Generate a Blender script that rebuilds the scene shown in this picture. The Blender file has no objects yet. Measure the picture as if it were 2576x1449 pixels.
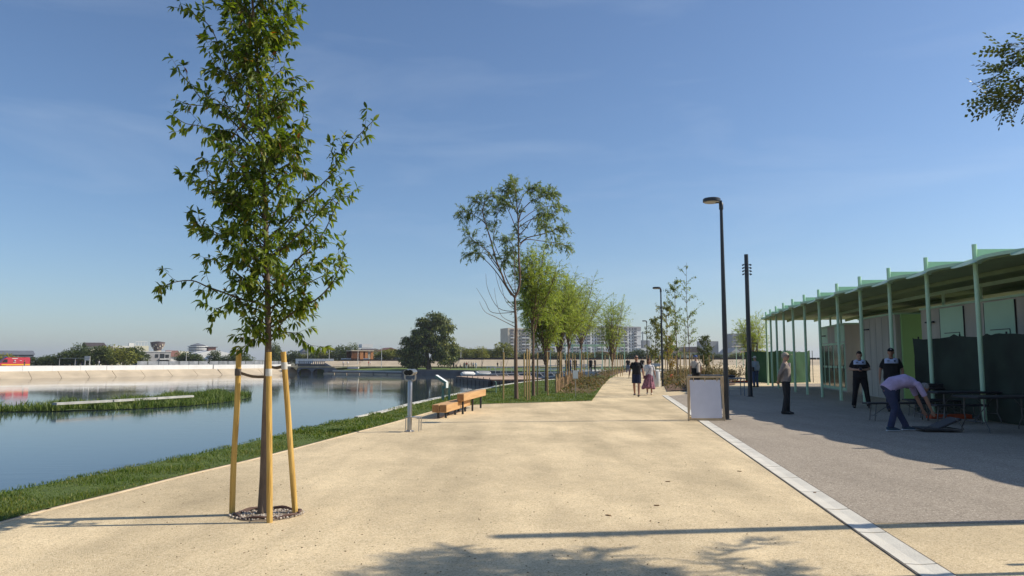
import bpy, bmesh, math, random
import numpy as np
from mathutils import Vector, Matrix, noise
R = math.radians
sc = bpy.context.scene
COL = sc.collection
rnd = random.Random(7)

# ------------------------------------------------------------ camera, sky, sun, exposure
EYE = 1.5
FPX = 1860.0                                   # focal length in pixels of a 2576 px wide frame
PITCH = math.atan(180.5 / FPX)
cd = bpy.data.cameras.new('camera'); cam = bpy.data.objects.new('camera', cd); COL.objects.link(cam)
cd.sensor_width = 36.0; cd.lens = 36.0 * FPX / 2576.0
cd.clip_start = 0.1; cd.clip_end = 9000.0
cam.location = (0, 0, EYE); cam.rotation_euler = (R(90) + PITCH, 0, 0)
sc.camera = cam

SUN_EL, SUN_AZ = R(38), R(6.5)                  # azimuth from +X towards +Y
w = bpy.data.worlds.new('World'); sc.world = w; w.use_nodes = True
nt = w.node_tree; nt.nodes.clear()
out = nt.nodes.new('ShaderNodeOutputWorld'); bg = nt.nodes.new('ShaderNodeBackground')
sky = nt.nodes.new('ShaderNodeTexSky'); sky.sky_type = 'NISHITA'; sky.sun_disc = False
sky.sun_elevation = SUN_EL; sky.sun_rotation = R(90) - SUN_AZ
sky.altitude = 0; sky.air_density = 1.0; sky.dust_density = 0.65; sky.ozone_density = 5.8
# faint cirrus wisps, all round the sky
tc = nt.nodes.new('ShaderNodeTexCoord'); mp = nt.nodes.new('ShaderNodeMapping')
mp.inputs['Scale'].default_value = (1.0, 1.0, 5.0); mp.inputs['Rotation'].default_value = (0.25, 0.3, 0.4)
nz = nt.nodes.new('ShaderNodeTexNoise'); nz.inputs['Scale'].default_value = 2.6; nz.inputs['Detail'].default_value = 7; nz.inputs['Roughness'].default_value = .55
nz.inputs['Distortion'].default_value = .4
cr = nt.nodes.new('ShaderNodeMapRange'); cr.inputs['From Min'].default_value = .52; cr.inputs['From Max'].default_value = .85
cr.inputs['To Min'].default_value = 0.0; cr.inputs['To Max'].default_value = .15
mx = nt.nodes.new('ShaderNodeMixRGB'); mx.inputs['Color2'].default_value = (6.5, 7.2, 8.0, 1)
nt.links.new(tc.outputs['Generated'], mp.inputs['Vector']); nt.links.new(mp.outputs['Vector'], nz.inputs['Vector'])
nt.links.new(nz.outputs['Fac'], cr.inputs['Value']); nt.links.new(cr.outputs['Result'], mx.inputs['Fac'])
nt.links.new(sky.outputs['Color'], mx.inputs['Color1']); nt.links.new(mx.outputs['Color'], bg.inputs['Color'])
bg.inputs['Strength'].default_value = 0.122
nt.links.new(bg.outputs['Background'], out.inputs['Surface'])
sl = bpy.data.lights.new('sun', 'SUN'); sun = bpy.data.objects.new('sun', sl); COL.objects.link(sun)
sl.energy = 5.0; sl.angle = R(0.55); sl.color = (1.0, .92, .79)
sdir = Vector((math.cos(SUN_EL) * math.cos(SUN_AZ), math.cos(SUN_EL) * math.sin(SUN_AZ), math.sin(SUN_EL)))
sun.rotation_euler = sdir.to_track_quat('Z', 'Y').to_euler(); sun.location = (30, 8, 40)
sc.view_settings.view_transform = 'Standard'; sc.view_settings.look = 'None'
sc.view_settings.exposure = 0.07; sc.view_settings.gamma = 1.0; sc.view_settings.use_curve_mapping = False

# ------------------------------------------------------------ survey helpers: photo bearing -> real place
def ray(u, v):
    r = (u - 1288.0) / FPX; d = (v - 724.5) / FPX
    return Vector((r, math.cos(PITCH) + d * math.sin(PITCH), math.sin(PITCH) - d * math.cos(PITCH)))
def G(u, v, z=0.0):                             # the point of the level z seen at that bearing
    d = ray(u, v); t = (z - EYE) / d.z
    return Vector((d.x * t, d.y * t, z))
def A(u, v, y):                                 # the point at distance y seen at that bearing
    d = ray(u, v); t = y / d.y
    return Vector((d.x * t, y, EYE + d.z * t))

# ------------------------------------------------------------ materials
MATS = {}
def mat(name, col, rough=.75, var=.12, scale=6.0, bump=0.0, bscale=40.0, metal=0.0, spec=.35, stretch=None, col2=None, detail=4):
    if name in MATS: return MATS[name]
    m = bpy.data.materials.new(name); m.use_nodes = True; n = m.node_tree; b = n.nodes['Principled BSDF']
    b.inputs['Roughness'].default_value = rough; b.inputs['Metallic'].default_value = metal
    b.inputs['Specular IOR Level'].default_value = spec
    c = n.nodes.new('ShaderNodeTexCoord'); mpp = n.nodes.new('ShaderNodeMapping')
    n.links.new(c.outputs['Object'], mpp.inputs['Vector'])
    if stretch: mpp.inputs['Scale'].default_value = stretch
    t = n.nodes.new('ShaderNodeTexNoise'); t.inputs['Scale'].default_value = scale; t.inputs['Detail'].default_value = detail
    n.links.new(mpp.outputs['Vector'], t.inputs['Vector'])
    r = n.nodes.new('ShaderNodeMapRange'); r.inputs['From Min'].default_value = .3; r.inputs['From Max'].default_value = .7
    n.links.new(t.outputs['Fac'], r.inputs['Value'])
    x = n.nodes.new('ShaderNodeMixRGB')
    c2 = col2 or tuple(min(1, k * (1 + var)) for k in col); c1 = col if col2 else tuple(k * (1 - var) for k in col)
    x.inputs['Color1'].default_value = (*c1, 1); x.inputs['Color2'].default_value = (*c2, 1)
    n.links.new(r.outputs['Result'], x.inputs['Fac']); n.links.new(x.outputs['Color'], b.inputs['Base Color'])
    if bump:
        t2 = n.nodes.new('ShaderNodeTexNoise'); t2.inputs['Scale'].default_value = bscale; t2.inputs['Detail'].default_value = 3
        n.links.new(mpp.outputs['Vector'], t2.inputs['Vector'])
        bp = n.nodes.new('ShaderNodeBump'); bp.inputs['Strength'].default_value = bump; bp.inputs['Distance'].default_value = .02
        n.links.new(t2.outputs['Fac'], bp.inputs['Height']); n.links.new(bp.outputs['Normal'], b.inputs['Normal'])
    MATS[name] = m
    return m

def leafmat(name, stops, trans=.3, rough=.5, spec=.35, random_obj=False):
    m = bpy.data.materials.new(name); m.use_nodes = True; n = m.node_tree; b = n.nodes['Principled BSDF']
    g = n.nodes.new('ShaderNodeNewGeometry'); rp = n.nodes.new('ShaderNodeValToRGB')
    src = g.outputs['Random Per Island']
    if random_obj:
        oi = n.nodes.new('ShaderNodeObjectInfo'); ad = n.nodes.new('ShaderNodeMath'); ad.operation = 'MULTIPLY_ADD'
        ad.inputs[1].default_value = .55
        sb = n.nodes.new('ShaderNodeMath'); sb.operation = 'MULTIPLY'; sb.inputs[1].default_value = .45
        n.links.new(oi.outputs['Random'], sb.inputs[0]); n.links.new(src, ad.inputs[0]); n.links.new(sb.outputs[0], ad.inputs[2])
        src = ad.outputs[0]
    n.links.new(src, rp.inputs['Fac'])
    el = rp.color_ramp.elements
    el[0].position = stops[0][0]; el[0].color = (*stops[0][1], 1); el[1].position = stops[-1][0]; el[1].color = (*stops[-1][1], 1)
    for p, c in stops[1:-1]:
        e = el.new(p); e.color = (*c, 1)
    if name == 'grass blades':                 # drier and lusher patches of turf
        tcx = n.nodes.new('ShaderNodeTexCoord'); tn = n.nodes.new('ShaderNodeTexNoise'); tn.inputs['Scale'].default_value = 1.1; tn.inputs['Detail'].default_value = 5
        n.links.new(tcx.outputs['Object'], tn.inputs['Vector']); mr = n.nodes.new('ShaderNodeValToRGB'); n.links.new(tn.outputs['Fac'], mr.inputs['Fac'])
        mr.color_ramp.elements[0].position = .34; mr.color_ramp.elements[0].color = (1.0, .86, .75, 1); mr.color_ramp.elements[1].position = .66; mr.color_ramp.elements[1].color = (.72, .80, .62, 1)
        e_ = mr.color_ramp.elements.new(.26); e_.color = (1.0, .80, .62, 1)
        mm = n.nodes.new('ShaderNodeMixRGB'); mm.blend_type = 'MULTIPLY'; mm.inputs['Fac'].default_value = 1
        n.links.new(rp.outputs['Color'], mm.inputs['Color1']); n.links.new(mr.outputs['Color'], mm.inputs['Color2']); rp = mm
    n.links.new(rp.outputs['Color'], b.inputs['Base Color'])
    b.inputs['Roughness'].default_value = rough; b.inputs['Specular IOR Level'].default_value = spec
    tr = n.nodes.new('ShaderNodeBsdfTranslucent'); ms = n.nodes.new('ShaderNodeMixShader'); ms.inputs['Fac'].default_value = trans
    hs = n.nodes.new('ShaderNodeHueSaturation'); hs.inputs['Saturation'].default_value = 1.1; hs.inputs['Value'].default_value = 1.6
    n.links.new(rp.outputs['Color'], hs.inputs['Color']); n.links.new(hs.outputs['Color'], tr.inputs['Color'])
    o = n.nodes['Material Output']
    n.links.new(b.outputs['BSDF'], ms.inputs[1]); n.links.new(tr.outputs['BSDF'], ms.inputs[2]); n.links.new(ms.outputs['Shader'], o.inputs['Surface'])
    MATS[name] = m
    return m

def gravelmat(name, base, dark, light, scale, patch=.12, bump=.5, dist=.006):
    m = bpy.data.materials.new(name); m.use_nodes = True; n = m.node_tree; b = n.nodes['Principled BSDF']
    L = n.links.new
    c = n.nodes.new('ShaderNodeTexCoord')
    vo = n.nodes.new('ShaderNodeTexVoronoi'); vo.inputs['Scale'].default_value = scale
    v2 = n.nodes.new('ShaderNodeTexVoronoi'); v2.inputs['Scale'].default_value = scale; v2.feature = 'DISTANCE_TO_EDGE'
    L(c.outputs['Object'], vo.inputs['Vector']); L(c.outputs['Object'], v2.inputs['Vector'])
    sp = n.nodes.new('ShaderNodeSeparateColor'); L(vo.outputs['Color'], sp.inputs['Color'])
    rp = n.nodes.new('ShaderNodeValToRGB'); L(sp.outputs['Red'], rp.inputs['Fac'])
    e = rp.color_ramp.elements
    e[0].position = 0; e[0].color = (*dark, 1); e[1].position = 1; e[1].color = (*light, 1)
    k = e.new(.22); k.color = (*base, 1); k = e.new(.75); k.color = (*base, 1)
    mr = n.nodes.new('ShaderNodeMapRange'); mr.inputs['From Max'].default_value = .10; mr.inputs['To Min'].default_value = .80; mr.inputs['To Max'].default_value = 1.0
    L(v2.outputs['Distance'], mr.inputs['Value'])
    mu = n.nodes.new('ShaderNodeMixRGB'); mu.blend_type = 'MULTIPLY'; mu.inputs['Fac'].default_value = 1
    L(rp.outputs['Color'], mu.inputs['Color1']); L(mr.outputs['Result'], mu.inputs['Color2'])
    # worn and damp patches with outlines of their own
    n1 = n.nodes.new('ShaderNodeTexNoise'); n1.inputs['Scale'].default_value = .5; n1.inputs['Detail'].default_value = 6; n1.inputs['Roughness'].default_value = .65
    mp2 = n.nodes.new('ShaderNodeMapping'); mp2.inputs['Scale'].default_value = (1, .55, 1); mp2.inputs['Rotation'].default_value = (0, 0, .3)
    L(c.outputs['Object'], mp2.inputs['Vector']); L(mp2.outputs['Vector'], n1.inputs['Vector'])
    m1 = n.nodes.new('ShaderNodeMapRange'); m1.inputs['From Min'].default_value = .35; m1.inputs['From Max'].default_value = .68
    m1.inputs['To Min'].default_value = 1 + patch * .6; m1.inputs['To Max'].default_value = 1 - patch; L(n1.outputs['Fac'], m1.inputs['Value'])
    # wheel and rake tracks running along the way
    n4 = n.nodes.new('ShaderNodeTexNoise'); n4.inputs['Scale'].default_value = 1.0; n4.inputs['Detail'].default_value = 3
    mp4 = n.nodes.new('ShaderNodeMapping'); mp4.inputs['Scale'].default_value = (1.7, .16, 1); mp4.inputs['Rotation'].default_value = (0, 0, .42)
    L(c.outputs['Object'], mp4.inputs['Vector']); L(mp4.outputs['Vector'], n4.inputs['Vector'])
    m4 = n.nodes.new('ShaderNodeMapRange'); m4.inputs['From Min'].default_value = .42; m4.inputs['From Max'].default_value = .66; m4.inputs['To Min'].default_value = 1.03; m4.inputs['To Max'].default_value = 1 - patch * .4; L(n4.outputs['Fac'], m4.inputs['Value'])
    p4 = n.nodes.new('ShaderNodeMath'); p4.operation = 'MULTIPLY'; L(m4.outputs['Result'], p4.inputs[1])
    n3 = n.nodes.new('ShaderNodeTexNoise'); n3.inputs['Scale'].default_value = 5; n3.inputs['Detail'].default_value = 5; L(c.outputs['Object'], n3.inputs['Vector'])
    m3 = n.nodes.new('ShaderNodeMapRange'); m3.inputs['To Min'].default_value = .90; m3.inputs['To Max'].default_value = 1.08; L(n3.outputs['Fac'], m3.inputs['Value'])
    L(m1.outputs['Result'], p4.inputs[0])
    pm = n.nodes.new('ShaderNodeMath'); pm.operation = 'MULTIPLY'; L(p4.outputs[0], pm.inputs[0]); L(m3.outputs['Result'], pm.inputs[1])
    mu2 = n.nodes.new('ShaderNodeMixRGB'); mu2.blend_type = 'MULTIPLY'; mu2.inputs['Fac'].default_value = 1
    L(mu.outputs['Color'], mu2.inputs['Color1']); L(pm.outputs[0], mu2.inputs['Color2'])
    L(mu2.outputs['Color'], b.inputs['Base Color'])
    b.inputs['Roughness'].default_value = .9; b.inputs['Specular IOR Level'].default_value = .2
    bp = n.nodes.new('ShaderNodeBump'); bp.inputs['Strength'].default_value = bump; bp.inputs['Distance'].default_value = dist
    ad = n.nodes.new('ShaderNodeMath'); ad.operation = 'MULTIPLY_ADD'; ad.inputs[1].default_value = .7
    L(sp.outputs['Green'], ad.inputs[0]); L(v2.outputs['Distance'], ad.inputs[2])
    L(ad.outputs[0], bp.inputs['Height']); L(bp.outputs['Normal'], b.inputs['Normal'])
    MATS[name] = m
    return m

# ------------------------------------------------------------ mesh helpers
def link(o, parent=None):
    COL.objects.link(o)
    if parent: o.parent = parent
    return o
def tag(o, label=None, cat=None, group=None, kind=None):
    if label: o['label'] = label
    if cat: o['category'] = cat
    if group: o['group'] = group
    if kind: o['kind'] = kind
    return o
def thing(name, label, cat, loc=(0, 0, 0), rz=0.0, group=None):
    o = bpy.data.objects.new(name, None); o.empty_display_size = .2
    link(o); o.location = loc; o.rotation_euler = (0, 0, rz)
    return tag(o, label, cat, group)
def npmesh(name, V, F):
    V = np.asarray(V, dtype=np.float32); F = np.asarray(F, dtype=np.int32)
    me = bpy.data.meshes.new(name); k = F.shape[1]
    me.vertices.add(len(V)); me.vertices.foreach_set('co', V.ravel())
    me.loops.add(F.size); me.loops.foreach_set('vertex_index', F.ravel())
    me.polygons.add(len(F)); me.polygons.foreach_set('loop_start', np.arange(0, F.size, k, dtype=np.int32))
    me.update(calc_edges=True)
    return me
def mobj(name, me, m, parent=None, kind=None, loc=None):
    if m and not me.materials: me.materials.append(m)
    o = bpy.data.objects.new(name, me); link(o, parent)
    if loc is not None: o.location = loc
    if kind: o['kind'] = kind
    return o
def copy_tree(o, parent=None):
    c = o.copy(); COL.objects.link(c); c.parent = parent
    for ch in o.children: copy_tree(ch, c)
    return c

class MB:
    def __init__(s): s.v = []; s.f = []; s.mi = []; s.cur = 0
    def face(s, idx): s.f.append(tuple(idx)); s.mi.append(s.cur)
    def pts(s, P):
        b = len(s.v); s.v += [tuple(p) for p in P]; return b
    def box(s, c, d, rz=0.0, rot=None):
        x, y, z = d[0] / 2, d[1] / 2, d[2] / 2
        M = Matrix.Rotation(rz, 3, 'Z') if rot is None else rot
        c = Vector(c)
        b = s.pts([c + M @ Vector(p) for p in ((-x, -y, -z), (x, -y, -z), (x, y, -z), (-x, y, -z), (-x, -y, z), (x, -y, z), (x, y, z), (-x, y, z))])
        for q in ((0, 3, 2, 1), (4, 5, 6, 7), (0, 1, 5, 4), (1, 2, 6, 5), (2, 3, 7, 6), (3, 0, 4, 7)): s.face([b + k for k in q])
        return s
    def bar(s, p, q, wd, ht, up=(0, 0, 1)):
        p = Vector(p); q = Vector(q); t = (q - p); L = t.length; t.normalize()
        u = Vector(up); r = t.cross(u)
        if r.length < 1e-4: r = t.cross(Vector((1, 0, 0)))
        r.normalize(); u = r.cross(t)
        return s.box((p + q) / 2, (L, wd, ht), rot=Matrix((t, -r, u)).transposed())
    def tube(s, P, r, n=8, cap=True, ell=None, side=None):
        P = [Vector(p) for p in P]; m = len(P)
        if not hasattr(r, '__len__'): r = [r] * m
        rings = []; prev = None
        for i in range(m):
            t = (P[min(i + 1, m - 1)] - P[max(i - 1, 0)])
            if t.length < 1e-9: t = Vector((0, 0, 1))
            t.normalize()
            if side is not None:
                a = Vector(side) - t * t.dot(Vector(side))
                if a.length < 1e-4: a = t.orthogonal()
            elif prev is None: a = t.orthogonal()
            else:
                a = prev - t * prev.dot(t)
                if a.length < 1e-5: a = t.orthogonal()
            a.normalize(); prev = a; bb = t.cross(a)
            ra, rb = r[i] if hasattr(r[i], '__len__') else (r[i], r[i])
            rings.append(s.pts([P[i] + a * (ra * math.cos(2 * math.pi * k / n)) + bb * (rb * math.sin(2 * math.pi * k / n)) for k in range(n)]))
        for i in range(m - 1):
            for k in range(n):
                k2 = (k + 1) % n
                s.face((rings[i] + k, rings[i] + k2, rings[i + 1] + k2, rings[i + 1] + k))
        if cap:
            s.face([rings[0] + k for k in reversed(range(n))]); s.face([rings[-1] + k for k in range(n)])
        return s
    def lathe(s, prof, c=(0, 0, 0), n=16, cap=True):
        c = Vector(c)
        return s.tube([c + Vector((0, 0, z)) for _, z in prof], [max(r_, 1e-4) for r_, _ in prof], n, cap, side=(1, 0, 0))
    def ball(s, c, r, n=12, m=8, rot=None):
        c = Vector(c); rr = r if hasattr(r, '__len__') else (r, r, r); M = rot or Matrix.Identity(3)
        top = s.pts([c + M @ Vector((0, 0, rr[2]))]); rings = []
        for j in range(1, m):
            a = math.pi * j / m
            rings.append(s.pts([c + M @ Vector((rr[0] * math.sin(a) * math.cos(2 * math.pi * k / n), rr[1] * math.sin(a) * math.sin(2 * math.pi * k / n), rr[2] * math.cos(a))) for k in range(n)]))
        bot = s.pts([c + M @ Vector((0, 0, -rr[2]))])
        for k in range(n):
            k2 = (k + 1) % n
            s.face((top, rings[0] + k, rings[0] + k2)); s.face((bot, rings[-1] + k2, rings[-1] + k))
            for j in range(len(rings) - 1): s.face((rings[j] + k, rings[j + 1] + k, rings[j + 1] + k2, rings[j] + k2))
        return s
    def prism(s, poly, z0, z1):                # polygon in the ground plane, ccw; z1 may be a list
        n = len(poly)
        za = z1 if hasattr(z1, '__len__') else [z1] * n
        b = s.pts([(p[0], p[1], z0) for p in poly]); t = s.pts([(p[0], p[1], za[i]) for i, p in enumerate(poly)])
        s.face([t + k for k in range(n)]); s.face([b + k for k in reversed(range(n))])
        for k in range(n): s.face((b + k, b + (k + 1) % n, t + (k + 1) % n, t + k))
        return s
    def extr(s, prof, a, b2):                  # closed profile points extruded from frame a to frame b (functions point->Vector)
        n = len(prof); i0 = s.pts([a(p) for p in prof]); i1 = s.pts([b2(p) for p in prof])
        s.face([i0 + k for k in range(n)]); s.face([i1 + k for k in reversed(range(n))])
        for k in range(n): s.face((i0 + (k + 1) % n, i0 + k, i1 + k, i1 + (k + 1) % n))
        return s
    def mesh(s, name, mats=None, smooth=False, bevel=0.0):
        me = bpy.data.meshes.new(name); me.from_pydata(s.v, [], s.f)
        if smooth or any(s.mi):
            me.polygons.foreach_set('use_smooth', [bool(smooth)] * len(s.f)); me.polygons.foreach_set('material_index', s.mi)
        bm = bmesh.new(); bm.from_mesh(me)
        bmesh.ops.recalc_face_normals(bm, faces=bm.faces)
        if bevel: bmesh.ops.bevel(bm, geom=list(bm.edges), offset=bevel, segments=1, affect='EDGES', clamp_overlap=True)
        if smooth:
            for e in bm.edges:
                if len(e.link_faces) == 2 and e.calc_face_angle(0) > .7: e.smooth = False
        bm.to_mesh(me); bm.free()
        for m in (mats if isinstance(mats, (list, tuple)) else [mats]):
            if m: me.materials.append(m)
        return me
    def build(s, name, m, parent=None, smooth=False, bevel=0.0, kind=None, loc=None):
        return mobj(name, s.mesh(name, m, smooth, bevel), None, parent, kind, loc)

def sheet(name, poly, z, m, kind='structure', drop=None, parent=None):
    """a level sheet of ground with a polygon outline, optional side walls down to drop"""
    bm = bmesh.new(); vs = [bm.verts.new((p[0], p[1], z if len(p) < 3 else p[2])) for p in poly]
    f = bm.faces.new(vs); f.normal_update()
    if f.normal.z < 0: f.normal_flip()
    bmesh.ops.triangulate(bm, faces=[f])
    if drop is not None:
        n = len(vs); lo = [bm.verts.new((v.co.x, v.co.y, drop)) for v in vs]
        for k in range(n): bm.faces.new((vs[k], vs[(k + 1) % n], lo[(k + 1) % n], lo[k]))
    bm.normal_update()
    bmesh.ops.recalc_face_normals(bm, faces=bm.faces)
    up = [f_ for f_ in bm.faces if abs(f_.normal.z) > .9]
    if up and up[0].normal.z < 0: bmesh.ops.reverse_faces(bm, faces=bm.faces)
    me = bpy.data.meshes.new(name); bm.to_mesh(me); bm.free(); me.materials.append(m)
    o = mobj(name, me, None, parent)
    if kind and not parent: o['kind'] = kind
    return o
def spline(P, n=6):
    """Catmull-Rom through the points"""
    P = [Vector(p) for p in P]; out = []
    for i in range(len(P) - 1):
        a, b, c, d = P[max(i - 1, 0)], P[i], P[i + 1], P[min(i + 2, len(P) - 1)]
        for k in range(n):
            t = k / n
            out.append(.5 * ((2 * b) + (c - a) * t + (2 * a - 5 * b + 4 * c - d) * t * t + (-a + 3 * b - 3 * c + d) * t ** 3))
    out.append(P[-1]); return out

# ============================================================ materials of the place
M_TAN = gravelmat('buff gravel', (.72, .57, .35), (.46, .35, .20), (.84, .69, .46), 85, patch=.30, bump=.6)
M_GREY = gravelmat('grey gravel', (.38, .32, .25), (.19, .16, .125), (.59, .51, .41), 78, patch=.12, bump=.6)
M_CONC = mat('pale concrete', (.56, .54, .49), .8, .12, 3, .3, 60)
M_CONCG = mat('grey concrete', (.47, .44, .38), .85, .14, 1.6, .3, 30, stretch=(1, 1, .25))
M_CONCD = mat('dark stained concrete', (.12, .115, .12), .85, .25, .5, .2, 6)
M_SLAB = mat('buff slope concrete', (.50, .41, .29), .85, .14, .35, .2, 5)
M_WHITEW = mat('whitewashed concrete', (.74, .73, .70), .8, .07, .4, .1, 10)
M_SOIL = mat('soil', (.20, .15, .10), .95, .3, 5, .6, 30)
M_SLABP = mat('pale channel slab', (.66, .62, .53), .85, .12, 2.5, .25, 60)
M_SOILD = mat('dark joint filler', (.15, .125, .10), .95, .3, 8)
M_MULCH = mat('bark mulch', (.17, .105, .065), .95, .45, 14, .9, 50)
M_TURF = mat('turf soil', (.085, .12, .025), .95, .3, 8, .5, 60)
M_LAWNFAR = mat('far lawn', (.115, .165, .03), .95, .3, .4, .4, 12)
M_LAND = mat('far land', (.16, .15, .10), .95, .25, .02)
M_GRASS = leafmat('grass blades', [(0, (.055, .10, .016)), (.5, (.115, .175, .024)), (.85, (.195, .245, .04)), (1, (.34, .31, .11))], .35, .55)
M_REED = leafmat('reed blades', [(0, (.045, .08, .012)), (.6, (.12, .18, .025)), (1, (.22, .24, .06))], .3, .6)

M_WATER = bpy.data.materials.new('lake water'); M_WATER.use_nodes = True
_n = M_WATER.node_tree; _b = _n.nodes['Principled BSDF']
_b.inputs['Base Color'].default_value = (.035, .055, .07, 1); _b.inputs['Roughness'].default_value = .045; _b.inputs['IOR'].default_value = 1.33
_c = _n.nodes.new('ShaderNodeTexCoord'); _m = _n.nodes.new('ShaderNodeMapping'); _m.inputs['Scale'].default_value = (.35, 1.6, 1)
_t = _n.nodes.new('ShaderNodeTexNoise'); _t.inputs['Scale'].default_value = 1.3; _t.inputs['Detail'].default_value = 4
_t2 = _n.nodes.new('ShaderNodeTexNoise'); _t2.inputs['Scale'].default_value = .05; _t2.inputs['Detail'].default_value = 2
_mr = _n.nodes.new('ShaderNodeMapRange'); _mr.inputs['From Min'].default_value = .4; _mr.inputs['From Max'].default_value = .65; _mr.inputs['To Min'].default_value = .02; _mr.inputs['To Max'].default_value = .17
_p = _n.nodes.new('ShaderNodeBump'); _p.inputs['Distance'].default_value = .06
_n.links.new(_c.outputs['Object'], _m.inputs['Vector']); _n.links.new(_m.outputs['Vector'], _t.inputs['Vector']); _n.links.new(_c.outputs['Object'], _t2.inputs['Vector'])
_n.links.new(_t2.outputs['Fac'], _mr.inputs['Value']); _n.links.new(_mr.outputs['Result'], _p.inputs['Strength'])
_n.links.new(_t.outputs['Fac'], _p.inputs['Height']); _n.links.new(_p.outputs['Normal'], _b.inputs['Normal'])

# ============================================================ the ground, the lake and its banks
WZ = -2.3
def P2(v): return (v.x, v.y)
sheet('ground', [(-5000, -600), (5000, -600), (5000, 7000), (-5000, 7000)], -3.2, M_LAND)
# edge of the near land along the water, from behind the camera round the bay
edge_pix = [(0, 1245), (130, 1219), (244, 1197), (410, 1163), (581, 1127), (730, 1090), (870, 1058), (975, 1033.6), (1024, 1019.6), (1116, 998.6), (1150, 991.5), (1220, 978.6), (1264, 969.4), (1347, 958.5), (1430, 953)]
shore = [G(u, v) for u, v in edge_pix]
d0 = (shore[0] - shore[2]).normalized()
shore = [shore[0] + d0 * 30, shore[0] + d0 * 8] + shore
sh = spline(shore, 5)
near_poly = [P2(p) for p in sh] + [(9, 72), (11.5, 96), (22, 99), (26, 130), (30, 203), (400, 203), (400, -60), (-60, -60)]
sheet('promenade', near_poly, 0.0, M_TAN, drop=-3.1)
lake_poly = [(-900, -300), (60, -300), (60, 230), (-40, 260), (-900, 900)]
sheet('lake', [(-700, -60), (30, -60), (30, 190), (-30, 214), (-60, 226), (-700, 226)], WZ, M_WATER)

# lake side kerb of pale concrete, in lengths
kerb_pts = [p for p in sh[4:]]
kk = MB(); ks = tag(bpy.data.objects.new('lakeside_kerb', None), kind='structure'); link(ks)
i = 0
while i < len(kerb_pts) - 2:
    seg = kerb_pts[i:i + 3]; mb = MB()
    for a, b in zip(seg[:-1], seg[1:]):
        t = (b - a).normalized(); nrm = Vector((t.y, -t.x, 0))          # towards the land
        kw = .02 if a.y < 15 else .19 if a.y > 20 else .08
        q = [a - nrm * .03, b - nrm * .03, b + nrm * kw, a + nrm * kw]
        mb.prism([P2(k) for k in q], -.6, .006 if a.y < 19 else .05)
    mb.build('kerb_block', M_CONC, ks); i += 2

# planted strip between promenade and water
strip_pix = [(0, 1315.7), (122, 1282.6), (288, 1242.3), (464, 1197), (629, 1158), (760, 1124), (880, 1092), (975, 1067), (1040, 1048.5), (1090, 1034.5), (1120, 1027), (1192, 1019.5), (1258, 1016), (1352, 1013.5), (1489, 1009)]
inner = [G(u, v) for u, v in strip_pix]
d1 = (inner[0] - inner[1]).normalized()
inner = [inner[0] + d1 * 30, inner[0] + d1 * 6] + inner
inn = spline(inner, 4)
path_left = [G(u, v) for u, v in [(1489, 1009), (1500, 994), (1515, 972), (1533, 953), (1556, 940), (1590, 931), (1640, 925)]]
bed_left = [G(1418, 989), G(1448, 968), G(1478, 955), G(1520, 944)]
lawn_poly = [P2(p) for p in sh] + [(8.6, 71.5)] + [P2(p) for p in reversed(path_left[1:5])] + [P2(p) for p in reversed(inn)]
sheet('lawn', lawn_poly, .02, M_TURF)

def inside(poly, x, y):
    c = False; n = len(poly); j = n - 1
    for i in range(n):
        xi, yi = poly[i]; xj, yj = poly[j]
        if (yi > y) != (yj > y) and x < (xj - xi) * (y - yi) / (yj - yi) + xi: c = not c
        j = i
    return c
def blades(name, pos, hmin, hmax, wd, lean, m, seed, label, cat, fr=1.6):
    """upright tapering grass blades, two faces each"""
    rg = np.random.default_rng(seed); n = len(pos); pos = np.asarray(pos, dtype=np.float64)
    a = rg.uniform(0, 2 * np.pi, n); h = rg.uniform(hmin, hmax, n) * np.array([.75 + .9 * max(-.55, noise.noise(Vector((p[0] * fr, p[1] * fr, 3.3)))) for p in pos]); w_ = wd * rg.uniform(.6, 1.3, n)
    la = rg.uniform(0, 2 * np.pi, n); ll = h * rg.uniform(.1, lean, n)
    dx, dy = np.cos(a) * w_ / 2, np.sin(a) * w_ / 2; lx, ly = np.cos(la) * ll, np.sin(la) * ll
    V = np.empty((n, 5, 3)); z0 = pos[:, 2]
    V[:, 0] = np.c_[pos[:, 0] - dx, pos[:, 1] - dy, z0]; V[:, 1] = np.c_[pos[:, 0] + dx, pos[:, 1] + dy, z0]
    V[:, 2] = np.c_[pos[:, 0] + dx * .8 + lx * .35, pos[:, 1] + dy * .8 + ly * .35, z0 + h * .6]
    V[:, 3] = np.c_[pos[:, 0] - dx * .8 + lx * .35, pos[:, 1] - dy * .8 + ly * .35, z0 + h * .6]
    V[:, 4] = np.c_[pos[:, 0] + lx, pos[:, 1] + ly, z0 + h * .95]
    b = np.arange(n)[:, None] * 5
    F = np.concatenate([b + np.array([0, 1, 2]), b + np.array([0, 2, 3]), b + np.array([3, 2, 4])])
    o = mobj(name, npmesh(name, V.reshape(-1, 3), F), m)
    return tag(o, label, cat, kind='stuff')
rg = random.Random(3)
gp = []
bbx = [p for p in lawn_poly if p[1] > 2]
# grass: density falls with distance
for _ in range(620000):
    y = 3.0 + 62.0 * rg.random() ** 2.2; x = rg.uniform(-.72 * y - 1, .30 * y)
    if not inside(lawn_poly, x, y) and not (y < 19 and x < 0 and inside(lawn_poly, x + .10, y - .06)): continue
    gp.append((x, y, .015))
    if len(gp) > 120000: break
gp = np.array(gp)
near = gp[gp[:, 1] < 14]; far = gp[gp[:, 1] >= 14]
blades('grass', near, .025, .075, .008, 1.1, M_GRASS, 1, 'short mown green grass growing between promenade and lake', 'grass')
blades('grass', far, .03, .085, .018, 1.1, M_GRASS, 2, 'short green lawn grass growing under the willow trees', 'grass')

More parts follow.
